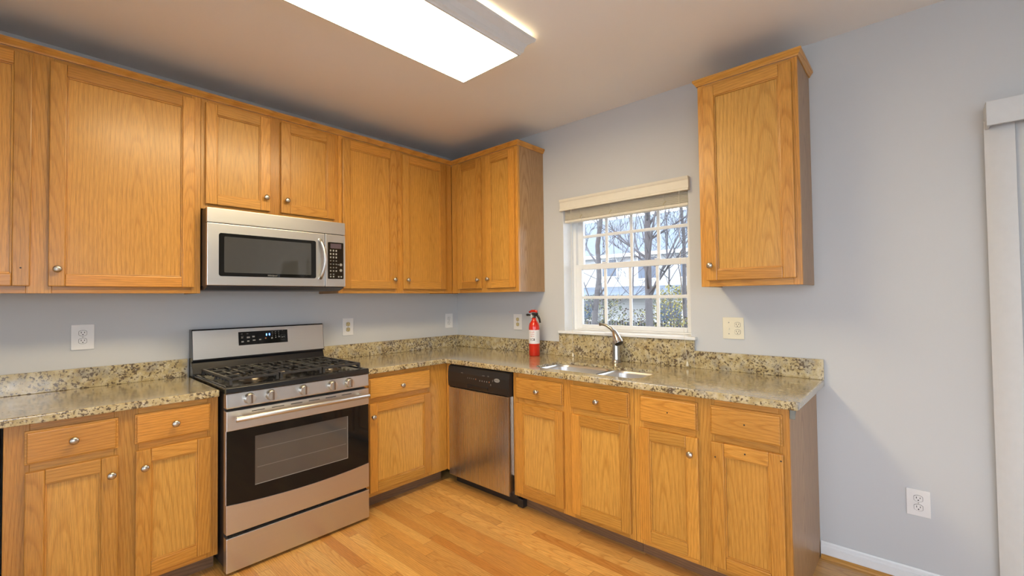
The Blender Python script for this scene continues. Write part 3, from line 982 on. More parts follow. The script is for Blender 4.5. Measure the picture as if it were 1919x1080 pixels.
def grate(x0, x1, cols):
    mb = MB()
    I = M['iron']; zt = 0.938; bw = .0125
    y0, y1 = -0.645, -0.150

    def bar(xa, xb, ya, yb, z0=zt - .013, z1=zt):
        mb.box(xa, xb, ya, yb, z0, z1, I, bevel=.0025)
    for xx in (x0, x1 - bw):
        bar(xx, xx + bw, y0, y1)
    for yy in (y0, y1 - bw, (y0 + y1) / 2 - bw / 2):
        bar(x0 + bw, x1 - bw, yy, yy + bw)
    xm = (x0 + x1) / 2
    for yc in ((y0 * .75 + y1 * .25), (y0 * .25 + y1 * .75)):
        gap = .030
        for xa, xb in ((x0 + bw, xm - gap), (xm + gap, x1 - bw)):
            bar(xa, xb, yc - bw / 2, yc + bw / 2)
        bar(xm - bw / 2, xm + bw / 2, yc + gap, yc + .115)
        bar(xm - bw / 2, xm + bw / 2, yc - .115, yc - gap)
        for q in cols:
            bar(x0 + (x1 - x0) * q - bw / 2, x0 + (x1 - x0) * q + bw / 2, yc + .05, yc + .115)
            bar(x0 + (x1 - x0) * q - bw / 2, x0 + (x1 - x0) * q + bw / 2, yc - .115, yc - .05)
    for xx in (x0, x1 - bw):
        for yy in (y0, y1 - .014, (y0 + y1) / 2 - .007):
            mb.prism([(yy, 0.9040), (yy + .016, 0.9040), (yy + .012, zt - .010), (yy + .002, zt - .010)], xx, xx + bw, 'x', I)
    # row of short fingers along both long sides, curled down at the ends
    nf = 9
    for i in range(nf):
        yy = y0 + .03 + (y1 - y0 - .07) * i / (nf - 1)
        for sgn, xx in ((-1, x0), (1, x1 - bw)):
            mb.box(xx, xx + bw, yy - .004, yy + .004, zt - .024, zt - .010, I, bevel=.002)
    return mb.build('grate', t)


grate(-2.030, -1.800, (.25, .75))
grate(-1.792, -1.569, (.25, .75))
grate(-1.561, -1.331, (.25, .75))
# backguard
mb = MB()
mb.prism([(-0.022, 0.8735), (-0.108, 0.8735), (-0.108, 0.906), (-0.080, 0.974), (-0.098, 0.978), (-0.098, 0.990), (-0.078, 1.150), (-0.070, 1.157), (-0.022, 1.157)], RX0 - .006, RX1 + .006, 'x', BK, bevel=.001)
bg = mb.build('backguard', t)
mb = MB(); mb.prism([(-0.0985, 0.986), (-0.1005, 0.986), (-0.0805, 1.150), (-0.0785, 1.150)], RX0 - .003, RX1 + .003, 'x', ST); mb.build('steel_face', bg)


def bgy(z, o=0.0):
    return -0.1005 + 0.020 * (z - 0.986) / 0.164 - o


mb = MB()
mb.prism([(bgy(1.049, -.0003), 1.049), (bgy(1.049, .0015), 1.049), (bgy(1.130, .0015), 1.130), (bgy(1.130, -.0003), 1.130)], -1.826, -1.539, 'x', M['black_glass'])


def bmark(x, z, w, h, mat):
    mb.box(x - w / 2, x + w / 2, bgy(z, .0022), bgy(z, .0016) , z - h / 2, z + h / 2, mat)


DX0, DW_, DZ0, DH_ = -1.826, 0.287, 1.049, 0.081
for u, v, w, h, m in ((.065, .84, .010, .004, 'print_dim'), (.175, .84, .010, .004, 'print_dim'), (.075, .66, .014, .004, 'print_dim'), (.07, .56, .011, .005, 'print'), (.19, .56, .017, .009, 'print'), (.29, .60, .014, .009, 'print'),
                      (.075, .26, .013, .008, 'print'), (.185, .28, .012, .007, 'print'), (.30, .32, .015, .007, 'print'), (.42, .34, .012, .007, 'print'), (.535, .42, .008, .006, 'amber'),
                      (.665, .40, .010, .009, 'print'), (.745, .43, .006, .006, 'print'), (.815, .46, .010, .005, 'print'), (.89, .95, .004, .005, 'print_dim')):
    bmark(DX0 + DW_ * u, DZ0 + DH_ * v, w, h, M[m])
for i in range(3):
    for j in range(3):
        bmark(DX0 + DW_ * (.675 + .068 * i), DZ0 + DH_ * (.86 - .15 * j + .012 * i), .003, .005, M['print'])
for x0_, z0_, w, h in ((.90, .60, .026, .0008), (.90, .22, .026, .0008)):
    bmark(DX0 + DW_ * x0_, DZ0 + DH_ * z0_, w, h, M['print_dim'])
for x0_ in (.855, .945):
    bmark(DX0 + DW_ * x0_, DZ0 + DH_ * .41, .0008, .031, M['print_dim'])
bmark(DX0 + DW_ * .885, DZ0 + DH_ * .42, .005, .005, M['print']); bmark(DX0 + DW_ * .92, DZ0 + DH_ * .44, .005, .005, M['print'])
dp = mb.build('control_display', t)
mb = MB()
for u in (.555, .615):
    x_, z_ = DX0 + DW_ * u, DZ0 + DH_ * .68
    bmark(x_, z_, .0065, .015, M['blue'])
mb.build('clock_digits', dp)

# ------------------------------------------------------------------ microwave
t = thing('microwave', 'stainless over-the-range microwave hung under the short wall cabinet', 'microwave', (-1.683, -0.2, 1.38))
MX0, MX1, MY = -2.0665, -1.299, -0.400
mb = MB()
mb.box(MX0 + .001, MX1 - .001, -0.375, -0.0015, 1.403, 1.818, M['black_side'], bevel=.002)
mb.prism([(-0.385, 1.4025), (-0.385, 1.397), (-0.33, 1.380), (-0.0015, 1.380), (-0.0015, 1.4025)], MX0 + .004, MX1 - .004, 'x', M['black_side'])
mb.build('body', t)
mb = MB(); mb.box(MX0, MX1, MY, -0.3755, 1.7395, 1.818, ST, bevel=.003); mb.build('vent_panel', t)
mb = MB(); mb.box(MX0, -1.4345, MY, -0.3755, 1.404, 1.7365, ST, bevel=.003); md_ = mb.build('door', t)
mb = MB()


def rr2(x0, x1, z0, z1, r, n=5):
    return [(a_, b_) for a_, b_ in rrect(z0, z1, x0, x1, r, n)]


mb.prism(rr2(-2.013, -1.491, 1.454, 1.686, .012), MY - .0022, MY - .0002, 'y', M['black_glass']); w_ = mb.build('window_border', md_)
mb = MB(); mb.prism(rr2(-1.988, -1.521, 1.474, 1.668, .005), MY - .0028, MY - .0022, 'y', M['mw_window']); mb.build('window', md_)
mb = MB(); text_into(mb, 'Whirlpool', 0.0125, on_A(-1.745, MY - .0026, 1.4635), M['print'], 0.25); mb.build('logo', md_)
mb = MB()
pts = []
for i in range(13):
    u = i / 12
    pts.append((-1.466 + .018 * math.sin(math.pi * u), MY - .006 - .032 * math.sin(math.pi * u) ** .7, 1.452 + .246 * u))
mb.tube(pts, 0.0115, ST, 12, flat=0.75)
mb.box(-1.479, -1.457, MY - .012, MY - .0002, 1.447, 1.462, ST, bevel=.003); mb.box(-1.479, -1.457, MY - .012, MY - .0002, 1.687, 1.702, ST, bevel=.003)
mb.build('handle', md_)
mb = MB(); mb.box(-1.4305, MX1, MY, -0.3755, 1.404, 1.7365, ST, bevel=.003); cp = mb.build('control_panel', t)
mb = MB(); mb.prism(rr2(-1.415, -1.312, 1.453, 1.687, .006), MY - .0022, MY - .0002, 'y', M['black_glass']); d_ = MB(); d_.box(-1.399, -1.327, MY - .0028, MY - .0022, 1.648, 1.679, M['display']); d_.build('display', cp)
for j in range(8):
    for i in range(3):
        zz = 1.633 - j * .0215
        if j == 7 and i == 2: continue
        mb.box(-1.402 + i * .0185, -1.393 + i * .0185, MY - .0027, MY - .0022, zz - (.005 if j < 3 else .004), zz + (.006 if j < 3 else .004), M['print' if j in (0, 1, 2, 6) else 'print_dim'])
for zz in (1.545, 1.509):
    mb.lathe([(.009, 0), (.009, .0006)], (-1.330, MY - .0022, zz), (0, -1, 0), M['print'], 14)
mb.box(-1.351, -1.343, MY - .0027, MY - .0022, 1.542, 1.549, M['print_dim'])
for xx in (-1.402, -1.3835, -1.349, -1.332):
    mb.box(xx, xx + .009, MY - .0027, MY - .0022, 1.463, 1.472, M['print'])
mb.build('keypad', cp)

# ------------------------------------------------------------------ dishwasher
t = thing('dishwasher', 'dishwasher with stainless door and black control strip under the counter', 'dishwasher', (-0.33, -0.95, 0))
mb = MB(); mb.box(-0.600, -0.03, -1.250, -0.655, 0.06, 0.850, M['black_side']); mb.build('body', t)
mb = MB(); mb.prism([(-0.6005, 0.0735), (-0.6005, 0.695), (-0.650, 0.695), (-0.656, 0.69), (-0.656, 0.078), (-0.652, 0.0735)], -1.2355, -0.660, 'y', M['steel_v'], bevel=.0015)
mb.box(-0.620, -0.6008, -1.2465, -1.2365, 0.20, 0.692, M['steel_v']); mb.build('door', t)
mb = MB()
mb.prism([(-0.6005, 0.6965), (-0.6005, 0.848), (-0.640, 0.848), (-0.654, 0.838), (-0.661, 0.80), (-0.662, 0.74), (-0.657, 0.700), (-0.650, 0.6965)], -1.249, -0.657, 'y', M['black_plastic'], bevel=.003)
mb.prism([(-0.6575, 0.706), (-0.6640, 0.722), (-0.6640, 0.733), (-0.655, 0.742), (-0.652, 0.706)], -1.06, -0.86, 'y', M['black'], bevel=.002)
for i in range(5):
    mb.box(-0.6636, -0.6618, -0.866 - .020 * i - .004, -0.866 - .020 * i, 0.772, 0.780, M['amber' if i == 4 else 'print_dim'])
for i in range(5):
    mb.box(-0.6636, -0.6618, -0.985 - .022 * i - .004, -0.985 - .022 * i, 0.766, 0.774, M['amber' if i == 4 else 'print'])
for yy, zz, w, h in ((-.80, .805, .018, .004), (-1.01, .806, .022, .004), (-1.06, .807, .012, .006), (-1.105, .782, .004, .012), (-1.085, .754, .007, .010)):
    mb.box(-0.6632, -0.6605, yy - w, yy, zz - h / 2, zz + h / 2, M['print_dim'])
cpn = mb.build('control_panel', t)
mb = MB()
a_ = []
bmn = [( -1.145 + .024 * math.cos(2 * math.pi * i / 20), .789 + .0125 * math.sin(2 * math.pi * i / 20)) for i in range(20)]
mb.prism(bmn, -0.6640, -0.6612, 'x', M['print']); text_into(mb, 'Whirlpool', 0.0085, on_B(-0.6643, -1.145, .789), M['dark_print'], 0.2); mb.build('badge', cpn)
mb = MB(); mb.box(-0.585, -0.560, -1.2525, -0.655, 0.002, 0.072, M['black_plastic'], bevel=.003); mb.box(-0.600, -0.559, -1.300, -1.2535, 0.002, 0.055, M['black_plastic'], bevel=.005); mb.build('kick_plate', t)

# ------------------------------------------------------------------ fire extinguisher
EX, EY, EZ = -0.140, -1.030, CZ1 + .0003
t = thing('fire_extinguisher', 'red fire extinguisher standing on the counter left of the sink', 'extinguisher', (EX, EY, EZ))
ER = 0.0405
mb = MB(); mb.lathe([(ER - .004, 0), (ER, 0.004), (ER, 0.205), (ER - .001, 0.222), (ER - .007, 0.240), (ER - .018, 0.256), (0.016, 0.266), (0.0155, 0.280)], (EX, EY, EZ), (0, 0, 1), M['red'], 32); cy_ = mb.build('cylinder', t)
mb = MB(); mb.lathe([(ER + .0006, 0.091), (ER + .0006, 0.192)], (EX, EY, EZ), (0, 0, 1), M['label'], 40, cap=False)


def emark(ang, z, w, h, mat):
    # little print strokes wrapped on the label
    n = 4
    o = len(mb.v)
    for i in range(n + 1):
        a_ = ang + (i / n - .5) * w / ER
        for zz in (z - h / 2, z + h / 2):
            mb.v.append((EX + (ER + .0012) * math.cos(a_), EY + (ER + .0012) * math.sin(a_), EZ + zz))
    for i in range(n):
        mb.face((o + 2 * i, o + 2 * i + 2, o + 2 * i + 3, o + 2 * i + 1), mat)


toc = math.atan2(-3.1756 - EY, -2.742 - EX)
for j, (zz, m) in enumerate(((.176, 'red_print'), (.162, 'red_print'), (.147, 'red_print'), (.128, 'dark_print'), (.118, 'dark_print'))):
    for i in range(5):
        emark(toc - .75 + i * .17 + random.uniform(-.02, .02), zz + random.uniform(-.002, .002), .0048, random.choice((.0035, .005, .0055)), M[m])
emark(toc - .02, .122, .008, .016, M['dark_print'])
for i in range(7):
    emark(toc + .55, .178 - i * .011, .016, .0012, M['print'])
mb.build('label', cy_)
mb = MB()
mb.lathe([(0.015, 0.278), (0.015, 0.286), (0.013, 0.288), (0.013, 0.306), (0.009, 0.310)], (EX, EY, EZ), (0, 0, 1), M['black_plastic'], 18)
mb.box(EX - .013, EX + .013, EY - .030, EY + .012, EZ + .300, EZ + .318, M['black_plastic'], bevel=.003)
mb.tube([(EX, EY + .010, EZ + .296), (EX - .002, EY + .035, EZ + .300), (EX - .004, EY + .055, EZ + .303)], [.006, .0055, .007], M['black_plastic'], 10)
mb.lathe([(0.009, -.006), (0.009, .008)], (EX - .004, EY + .058, EZ + .302), (0, 1, 0), M['black_plastic'], 14)
vh = mb.build('valve', t)
mb = MB()
mb.tube([(EX, EY + .046, EZ + .322), (EX, EY + .02, EZ + .331), (EX, EY - .010, EZ + .331), (EX, EY - .030, EZ + .327)], [.005, .006, .006, .006], M['red'], 10, flat=1.6)
mb.tube([(EX, EY - .020, EZ + .308), (EX, EY - .040, EZ + .292), (EX, EY - .053, EZ + .270), (EX, EY - .058, EZ + .245)], [.007, .007, .006, .005], M['black_plastic'], 10, flat=1.5)
mb.build('handle', t)
mb = MB(); mb.lathe([(0.012, 0), (0.012, .006)], (EX - .012, EY + .010, EZ + .292), (-1, .3, 0), M['label'], 18); mb.build('gauge', t)

# ------------------------------------------------------------------ outlets
def outlet(side, s, z, w, h, label, plate='plate', rec='plate', switch=False, sx=0.0):
    t = thing('wall_outlet', label, 'outlet', pt(side, 0, s, 0, z))
    mb = MB(); fb(mb, side, 0, s - w / 2, s + w / 2, 0.0006, 0.006, z - h / 2, z + h / 2, M[plate], 'v', 0.003, 3)
    if not switch:
        for zz in (z,):
            mb.lathe([(.0028, 0), (.0028, .0012)], pt(side, 0, s + sx, .006, zz), outv(side), M['nickel'], 10)
    mb.build('plate', t)
    for dz in (0.0200, -0.0200):
        mb = MB()
        n = 20; poly = []
        for i in range(n):
            a_ = 2 * math.pi * i / n
            poly.append((max(-.0145, min(.0145, .0175 * math.cos(a_))), .0140 * math.sin(a_)))
        c = s + sx
        if side == 'A':
            mb.prism([(c + p_[0], z + dz + p_[1]) for p_ in poly], -0.0085, -0.0062, 'y', M[rec])
        else:
            mb.prism([(-c + p_[0], z + dz + p_[1]) for p_ in poly], -0.0085, -0.0062, 'x', M[rec])
        for ds, hh in ((-.0062, .0082), (.0062, .0066)):
            fb(mb, side, 0, c + ds - .0012, c + ds + .0012, .0083, .0088, z + dz + .0035 - hh / 2, z + dz + .0035 + hh / 2, M['hole'], 'v', 0)
        mb.lathe([(.0026, 0), (.0026, .0004)], pt(side, 0, c, .0085, z + dz - .0072), outv(side), M['hole'], 10)
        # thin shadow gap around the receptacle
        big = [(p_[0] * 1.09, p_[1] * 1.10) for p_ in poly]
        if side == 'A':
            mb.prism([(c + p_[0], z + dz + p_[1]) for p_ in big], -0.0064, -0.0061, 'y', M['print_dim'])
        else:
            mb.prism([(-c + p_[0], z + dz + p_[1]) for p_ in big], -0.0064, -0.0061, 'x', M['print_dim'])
        mb.build('receptacle', t)
    if switch:
        mb = MB()
        c = s - sx
        fb(mb, side, 0, c - .006, c + .006, .0062, .0072, z - .012, z + .012, M[plate], 'v', .0008)
        fb(mb, side, 0, c - .0035, c + .0035, .0072, .0150, z - .009, z + .001, M[plate], 'v', .0015)
        for dz in (.032, -.032):
            mb.lathe([(.003, 0), (.003, .0012)], pt(side, 0, c, .006, z + dz), outv(side), M['print'], 10)
        mb.build('toggle', t)
    return t


outlet('A', -2.509, 1.145, .087, .128, 'white duplex outlet on the wall left of the range')
outlet('A', -1.073, 1.118, .086, .128, 'white outlet plate with beige receptacles just right of the range', 'plate', 'beige')
outlet('A', -0.102, 1.120, .084, .128, 'white duplex outlet under the corner cabinets, close to the corner on the range wall')
outlet('B', 0.747, 1.124, .088, .126, 'white plate with beige receptacles on the wall left of the fire extinguisher', 'plate', 'beige')
outlet('B', 2.379, 1.130, .112, .122, 'ivory plate with a switch and an outlet right of the sink window', 'ivory', 'ivory', True, .023)
outlet('B', 3.140, 0.373, .082, .118, 'white duplex outlet low on the bare wall above the baseboard')

# ------------------------------------------------------------------ window blind
t = thing('window_blind', 'cream horizontal blind pulled up to the top of the sink window', 'blind', (-0.01, -1.673, 1.88))
mb = MB()
mb.prism([(-0.034, 1.956), (-0.034, 1.966), (-0.028, 1.972), (-0.028, 2.018), (-0.034, 2.026), (-0.038, 2.040), (-0.018, 2.040), (-0.018, 1.956)], -2.152, -1.198, 'y', M['blind'], bevel=.001)
mb.box(-0.018, -0.001, -2.152, -2.142, 1.958, 2.038, M['blind']); mb.box(-0.018, -0.001, -1.208, -1.198, 1.958, 2.038, M['blind'])
mb.build('valance', t)
mb = MB(); mb.box(0.006, 0.062, WIN[0] + .006, WIN[1] - .006, 1.985, 2.040, M['blind'], bevel=.003); mb.build('headrail', t)
mb = MB()
NS = 16
for i in range(NS):
    zz = 1.892 + i * .0058
    mb.box(0.012 + random.uniform(-.001, .001), 0.062 + random.uniform(-.001, .001), WIN[0] + .008, WIN[1] - .008, zz, zz + .0036, M['blind'], bevel=.0012, seg=1)
mb.build('slat_stack', t)
mb = MB(); mb.box(0.010, 0.064, WIN[0] + .008, WIN[1] - .008, 1.872, 1.889, M['blind'], bevel=.003); mb.build('bottom_rail', t)
for yy in (-1.36, -1.60, -1.985):
    mb = MB(); mb.tube([(0.0105, yy, 1.985), (0.008, yy + .004, 1.93), (0.0085, yy - .004, 1.90), (0.0085, yy, 1.868)], .0016, M['blind'], 6)
    mb.tube([(0.0085, yy - .010, 1.915), (0.006, yy, 1.905), (0.0085, yy + .008, 1.893)], .0018, M['beige'], 6)
    mb.build('ladder_cord', t)
for yy, zb in ((-1.310, 0.900), (-2.100, 0.908)):
    xx = -0.046
    y2 = yy if yy > -2 else -2.13
    mb = MB(); mb.tube([(-0.017, yy, 1.975), (-0.0435, yy, 1.950), (xx, yy, 1.5), (xx, (yy + y2) / 2, 1.08), (xx, y2, zb + .022)], .0012, M['blind'], 6)
    c = mb.build('pull_cord', t)
    mb = MB(); mb.lathe([(.002, .030), (.005, .024), (.0075, .010), (.008, .002), (.006, 0)], (xx, y2, zb - .0105), (0, 0, 1), M['ivory'], 14); mb.build('tassel', c)

# ------------------------------------------------------------------ vertical blind at the right edge
t = thing('vertical_blind', 'white vertical blind with boxed valance at the right edge of the wall', 'blind', (-0.05, -4.4, 1.99))
mb = MB(); mb.box(-0.112, -0.100, -5.38, -3.385, 1.988, 2.086, M['slat'], bevel=.002); mb.box(-0.100, -0.0015, -3.395, -3.385, 1.988, 2.086, M['slat']); mb.box(-0.100, -0.0015, -5.38, -5.37, 1.988, 2.086, M['slat']); mb.box(-0.100, -0.0015, -5.37, -3.395, 2.076, 2.086, M['slat'])
mb.build('valance', t)
mb = MB(); mb.box(-0.075, -0.030, -5.36, -3.40, 2.03, 2.07, M['vinyl']); mb.build('track', t)
for i in range(9):
    yc = -3.424 - i * .030 - (0.050 if i > 0 else 0)
    ang = math.radians(-12)
    d_ = Vector((math.sin(ang), -math.cos(ang), 0)) * .0435
    nn = Vector((math.cos(ang), math.sin(ang), 0))
    mb = MB()
    poly = []
    for k in range(7):
        u = k / 6 * 2 - 1
        poly.append(Vector((-0.052, yc, 0)) + d_ * u - nn * .004 * (1 - u * u))
    pl = [(p_.x, p_.y) for p_ in poly] + [(p_.x + nn.x * .0012, p_.y + nn.y * .0012) for p_ in reversed(poly)]
    mb.prism(pl, 0.025, 2.025, 'z', M['slat'], smooth=False)
    mb.build('slat', t)

# ------------------------------------------------------------------ ceiling light
t = thing('ceiling_light', 'lit fluorescent ceiling fixture with wide white molded frame', 'light', (-1.75, -1.545, H))
LX0, LX1, LY0, LY1 = -2.40, -1.102, -1.742, -1.346
LZ = 2.503
mb = MB()
# cove molding: narrow at the lens, flaring out towards the ceiling
prof = [(0.0, LZ - .002), (0.008, LZ - .002), (0.012, LZ + .006), (0.020, LZ + .012), (0.024, LZ + .030), (0.034, LZ + .050), (0.052, LZ + .062), (0.062, LZ + .068), (0.066, LZ + .080), (0.060, LZ + .084), (0.030, LZ + .075), (0.002, LZ + .015)]
path = [(LX0, LY0), (LX1, LY0), (LX1, LY1), (LX0, LY1)]
# closed mitred loop
pts = [Vector(p_) for p_ in path]
n = len(prof); o = 0
for i, p_ in enumerate(pts):
    d0 = (p_ - pts[i - 1]).normalized(); d1 = (pts[(i + 1) % 4] - p_).normalized()
    n0 = Vector((d0.y, -d0.x)); n1 = Vector((d1.y, -d1.x))
    m_ = (n0 + n1) / (1 + n0.dot(n1))
    for oo, z in prof:
        mb.v.append((p_.x + m_.x * oo, p_.y + m_.y * oo, z))
for i in range(4):
    j = (i + 1) % 4
    for k in range(n):
        l_ = (k + 1) % n
        mb.face((i * n + k, i * n + l_, j * n + l_, j * n + k), M['frame_white'])
mb.build('frame', t)
mb = MB(); mb.box(LX0 + .001, LX1 - .001, LY0 + .001, LY1 - .001, LZ, LZ + .004, M['lens']); mb.build('lens', t)
mb = MB(); mb.box(LX0 + .03, LX1 - .03, LY0 + .03, LY1 - .03, LZ + .045, H - .0005, M['frame_white']); mb.build('housing', t)

# ------------------------------------------------------------------ outdoors
GZ = -0.9
k = NT('winter_ground')
tc = k.n('TexCoord')
c = k.ramp(k.noise(tc.outputs['Object'], 1.5, 5, 0.6), [(0.35, (0.05, 0.044, 0.034)), (0.5, (0.085, 0.075, 0.05)), (0.65, (0.07, 0.075, 0.045))])
k.set(Base_Color=c, Roughness=0.9)
M['ground'] = k.mat
mb = MB(); mb.box(TB + .02, 60, -30, 50, GZ - .2, GZ, M['ground']); mb.box(-25, TB + .02, -30, YS - .2, GZ - .2, GZ, M['ground']); mb.box(-25, XW - .2, YS - .2, 50, GZ - .2, GZ, M['ground']); struct(mb.build('ground'), 'leaf-covered back yard', 'ground')
k = NT('white_lap_siding')
tc = k.n('TexCoord'); sp = k.n('SeparateXYZ'); k.l(tc.outputs['Object'], sp.inputs[0])
fz = k.math('FRACT', k.math('DIVIDE', sp.outputs[2], 0.16))
f = k.ramp(fz, [(0.0, 0.62), (0.10, 1.0), (1.0, 0.96)])
k.set(Base_Color=k.mix(1.0, (0.50, 0.51, 0.52), f, 'MULTIPLY'), Roughness=0.6)
M['siding'] = k.mat
M['bounce_slab'] = plain('pale_concrete', (0.66, 0.65, 0.63), 0.9)  # pale slab added out of view, throws daylight up to the ceiling
mb = MB(); mb.box(TB + .03, 5.0, -12, 2, GZ, GZ + .05, M['bounce_slab']); mb.box(-12, TB + .02, -12, YS - .25, GZ, GZ + .05, M['bounce_slab']); mb.box(-12, XW - .25, YS - .25, 2, GZ, GZ + .05, M['bounce_slab']); struct(mb.build('bounce_slab'), 'pale concrete slab added around the house to bounce daylight indoors', 'bounce_slab')
M['shingle'] = plain('grey_shingle', (0.130, 0.150, 0.180), 0.9, var=.25, scale=6)
M['house_glass'] = plain('blue_window_glass', (0.07, 0.10, 0.15), 0.1)
M['bark'] = plain('grey_bark', (0.080, 0.071, 0.072), 0.9, var=.3, scale=14)
M['twig'] = plain('grey_twigs', (0.095, 0.088, 0.094), 0.9, var=.3)
M['fence'] = plain('weathered_fence', (0.045, 0.044, 0.046), 0.9, var=.3, scale=5)
M['yellow'] = plain('yellow_leaves', (0.24, 0.205, 0.055), 0.7, var=.35, scale=3)
M['green'] = plain('green_leaves', (0.07, 0.082, 0.045), 0.7, var=.35, scale=3)
M['russet'] = plain('dry_russet_leaves', (0.095, 0.070, 0.060), 0.8, var=.3, scale=3)

t = thing('house', 'white-sided neighbouring house with grey roof beyond the fence', 'house', (26, 10, GZ))
hx, hy0, hy1, ez = 22.0, 3.6, 16.5, 3.75
mb = MB(); mb.box(hx, hx + 9, hy0, hy1, GZ, ez, M['siding'])
mb.build('wall', t)
mb = MB(); mb.prism([(hx - .6, ez - .05), (hx + 4.5, ez + 3.0), (hx + 9.6, ez - .05), (hx + 9.6, ez + .12), (hx + 4.5, ez + 3.2), (hx - .6, ez + .14)], hy0 - .4, hy1 + .4, 'y', M['shingle'])
mb.build('roof', t)
mb = MB(); mb.box(hx - .62, hx - .54, hy0 - .4, hy1 + .4, ez - .06, ez + .14, M['white']); mb.build('gutter', t)
mb = MB(); mb.prism([(hx, 1.95), (hx - 2.2, 1.42), (hx - 2.2, 1.30), (hx, 1.45)], 6.4, 13.6, 'y', M['shingle']); mb.build('porch_roof', t)
for wy, wz0, wz1, ww in ((11.1, 2.6, 3.6, .95), (8.6, 2.4, 3.6, 1.15), (14.4, 2.5, 3.5, .9), (6.2, 2.4, 3.5, .9), (12.6, -.1, 1.1, 1.0), (7.4, -.1, 1.0, 1.4)):
    mb = MB(); mb.box(hx - .06, hx - .001, wy - ww / 2 - .09, wy + ww / 2 + .09, wz0 - .09, wz1 + .09, M['white']); w_ = mb.build('window', t)
    mb = MB(); mb.box(hx - .075, hx - .0605, wy - ww / 2, wy + ww / 2, wz0, wz1, M['house_glass']); mb.build('pane', w_)
# picket fence
t = thing('picket_fence', 'dark picket fence across the back yard', 'fence', (12.5, 5, GZ))
mb = MB()
for zz in (-.45, .12):
    mb.box(12.5, 12.54, 1.4, 9.2, zz, zz + .09, M['fence'])
for i in range(72):
    yy = 1.4 + i * .108
    mb.box(12.46, 12.5, yy, yy + .07, GZ, .42 + .04 * math.sin(i * 1.7), M['fence'])
mb.build('pickets', t)


def branch(mb, p, d, r, length, depth, rnd, mat):
    pts = [Vector(p)]; n = 4
    dd = Vector(d).normalized()
    for i in range(n):
        dd = (dd + Vector((rnd.uniform(-.16, .16), rnd.uniform(-.16, .16), rnd.uniform(-.04, .12)))).normalized()
        pts.append(pts[-1] + dd * length / n)
    rs = [r * (1 - .55 * i / n) for i in range(n + 1)]
    mb.tube(pts, rs, mat, 6 if r > .03 else 4)
    if depth > 0:
        for k_ in range(rnd.choice((3, 4)) if depth > 1 else 4):
            u = rnd.uniform(.35, 1.0); i = min(n - 1, int(u * n))
            q = pts[i].lerp(pts[i + 1], u * n - i)
            nd = (dd + Vector((rnd.uniform(-.9, .9), rnd.uniform(-.9, .9), rnd.uniform(-.2, .6)))).normalized()
            branch(mb, q, nd, max(.005, rs[i] * rnd.uniform(.45, .62)), length * rnd.uniform(.5, .72), depth - 1, rnd, mat)


def tree(label, x, y, r, h, lean, forks, seed, depth=4):
    rnd = random.Random(seed)
    t = thing('bare_tree', label, 'tree', (x, y, GZ), 'bare trees in the back yard')
    mb = MB()
    pts = [Vector((x, y, GZ - .05))]; n = 8
    for i in range(n):
        u = (i + 1) / n
        pts.append(Vector((x + lean[0] * u + rnd.uniform(-.05, .05), y + lean[1] * u + rnd.uniform(-.05, .05), GZ + h * u)))
    rs = [r * (1.25 if i == 0 else 1 - .6 * i / n) for i in range(n + 1)]
    mb.tube(pts, rs, M['bark'], 10)
    mb.build('trunk', t)
    mb = MB()
    for k_ in range(forks):
        u = rnd.uniform(.22, .95); i = min(n - 1, int(u * n)); q = pts[i].lerp(pts[i + 1], u * n - i)
        branch(mb, q, (rnd.uniform(-.7, .7), rnd.uniform(-1, 1), rnd.uniform(.25, 1.0)), rs[i] * rnd.uniform(.3, .5), h * rnd.uniform(.22, .40), depth, rnd, M['twig'])
    mb.build('branches', t)
    return t


tree('bare leaning tree seen through the left column of window panes', 9.0, 4.25, .10, 7.5, (-.2, -.75), 11, 3)
tree('thick straight bare tree seen through the third column of window panes', 10.0, 2.85, .125, 9.0, (.1, .05), 14, 5)
tree('slender bare tree seen through the right column of window panes', 11.0, 2.10, .075, 8.0, (0, .25), 10, 8)
tree('thin bare sapling in front of the left side of the house', 14.5, 7.05, .05, 6.0, (0, .3), 9, 12, 2)
tree('thin bare sapling in front of the middle of the house', 15.5, 6.4, .045, 6.0, (0, -.4), 9, 14, 2)
tree('thin bare sapling near the right edge of the window view', 15.0, 4.3, .05, 6.5, (0, .2), 10, 17, 2)


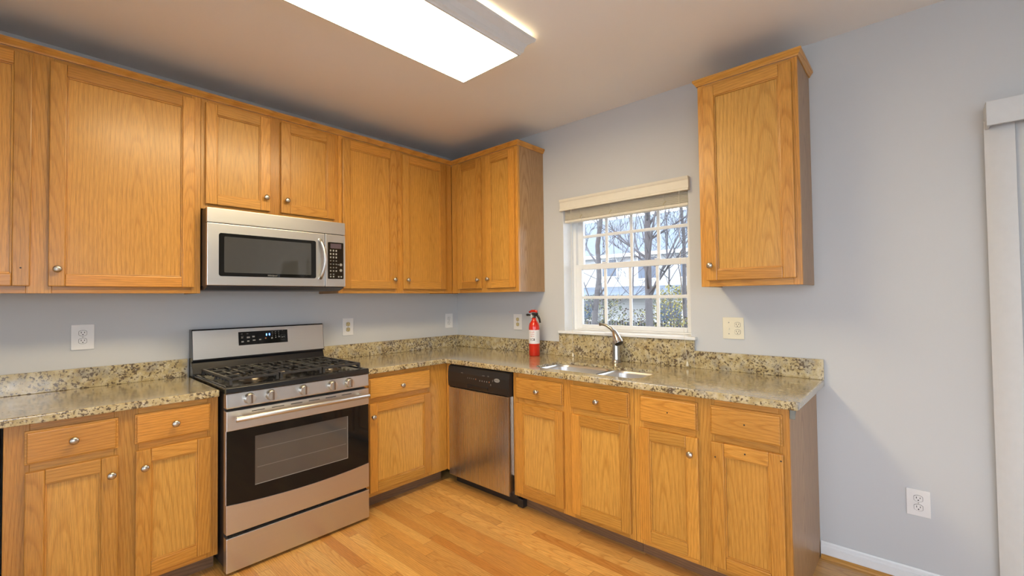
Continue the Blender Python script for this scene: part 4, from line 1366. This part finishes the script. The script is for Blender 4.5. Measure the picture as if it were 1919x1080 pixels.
def bush(label, x, y, rx, rz, nleaf, mats, seed, cat='bush'):
    rnd = random.Random(seed)
    t = thing('leafy_bush', label, cat, (x, y, GZ), 'bushes along the fence')
    mb = MB()
    for i in range(16):
        a_ = rnd.uniform(0, 6.28); q = rnd.uniform(.2, .8)
        mb.tube([(x, y, GZ), (x + rx * .4 * q * math.cos(a_), y + rx * .4 * q * math.sin(a_), GZ + rz * .5), (x + rx * q * math.cos(a_), y + rx * q * math.sin(a_), GZ + rz * rnd.uniform(.8, 1.1))], [.014, .009, .004], M['twig'], 4)
    mb.build('stems', t)
    mb = MB()
    for i in range(nleaf):
        a_ = rnd.uniform(0, 6.28); q = math.sqrt(rnd.random()); zz = rnd.random() ** .8
        w_ = 1.0 - .35 * abs(zz - .55)
        c_ = Vector((x + rx * q * w_ * math.cos(a_), y + rx * q * w_ * math.sin(a_), GZ + .1 + rz * zz))
        e1 = Vector((rnd.uniform(-1, 1), rnd.uniform(-1, 1), rnd.uniform(-1, 1))).normalized()
        e2 = e1.cross(Vector((rnd.uniform(-1, 1), rnd.uniform(-1, 1), rnd.uniform(-1, 1)))).normalized()
        s_ = rnd.uniform(.025, .055)
        o_ = len(mb.v)
        for uu, vv in ((-1, 0), (0, -.55), (1, 0), (0, .55)):
            mb.v.append(tuple(c_ + e1 * s_ * uu + e2 * s_ * vv))
        mb.face((o_, o_ + 1, o_ + 2, o_ + 3), rnd.choice(mats))
    l_ = mb.build('leaves', t); l_['kind'] = 'stuff'


Y, Gm, Ru = M['yellow'], M['green'], M['russet']
bush('yellow-green bush below the house, second column of window panes', 11.5, 5.35, .85, 2.2, 1500, [Y, Gm, Gm, Ru], 1)
bush('bright yellow bush at the right side of the window view', 11.3, 2.75, .85, 2.45, 1700, [Y, Y, Y, Gm], 2)
bush('russet and yellow bush behind the thick tree', 11.8, 4.1, .8, 1.7, 1000, [Ru, Y, Ru, Gm], 3)
bush('low russet bush under the leaning tree', 10.6, 5.9, .8, 1.35, 900, [Ru, Ru, Gm], 4)
bush('low green bush at the right end of the fence', 10.6, 1.75, .7, 1.5, 900, [Gm, Y, Ru], 5)
# woods behind the house
for i in range(9):
    rnd = random.Random(50 + i)
    tree('bare tree of the woods standing behind the house roof', 36 + rnd.uniform(-2, 3), 6.5 + i * 2.1, .16, 9.2 + rnd.uniform(-1, 1), (0, rnd.uniform(-.5, .5)), 13, 60 + i, 2)
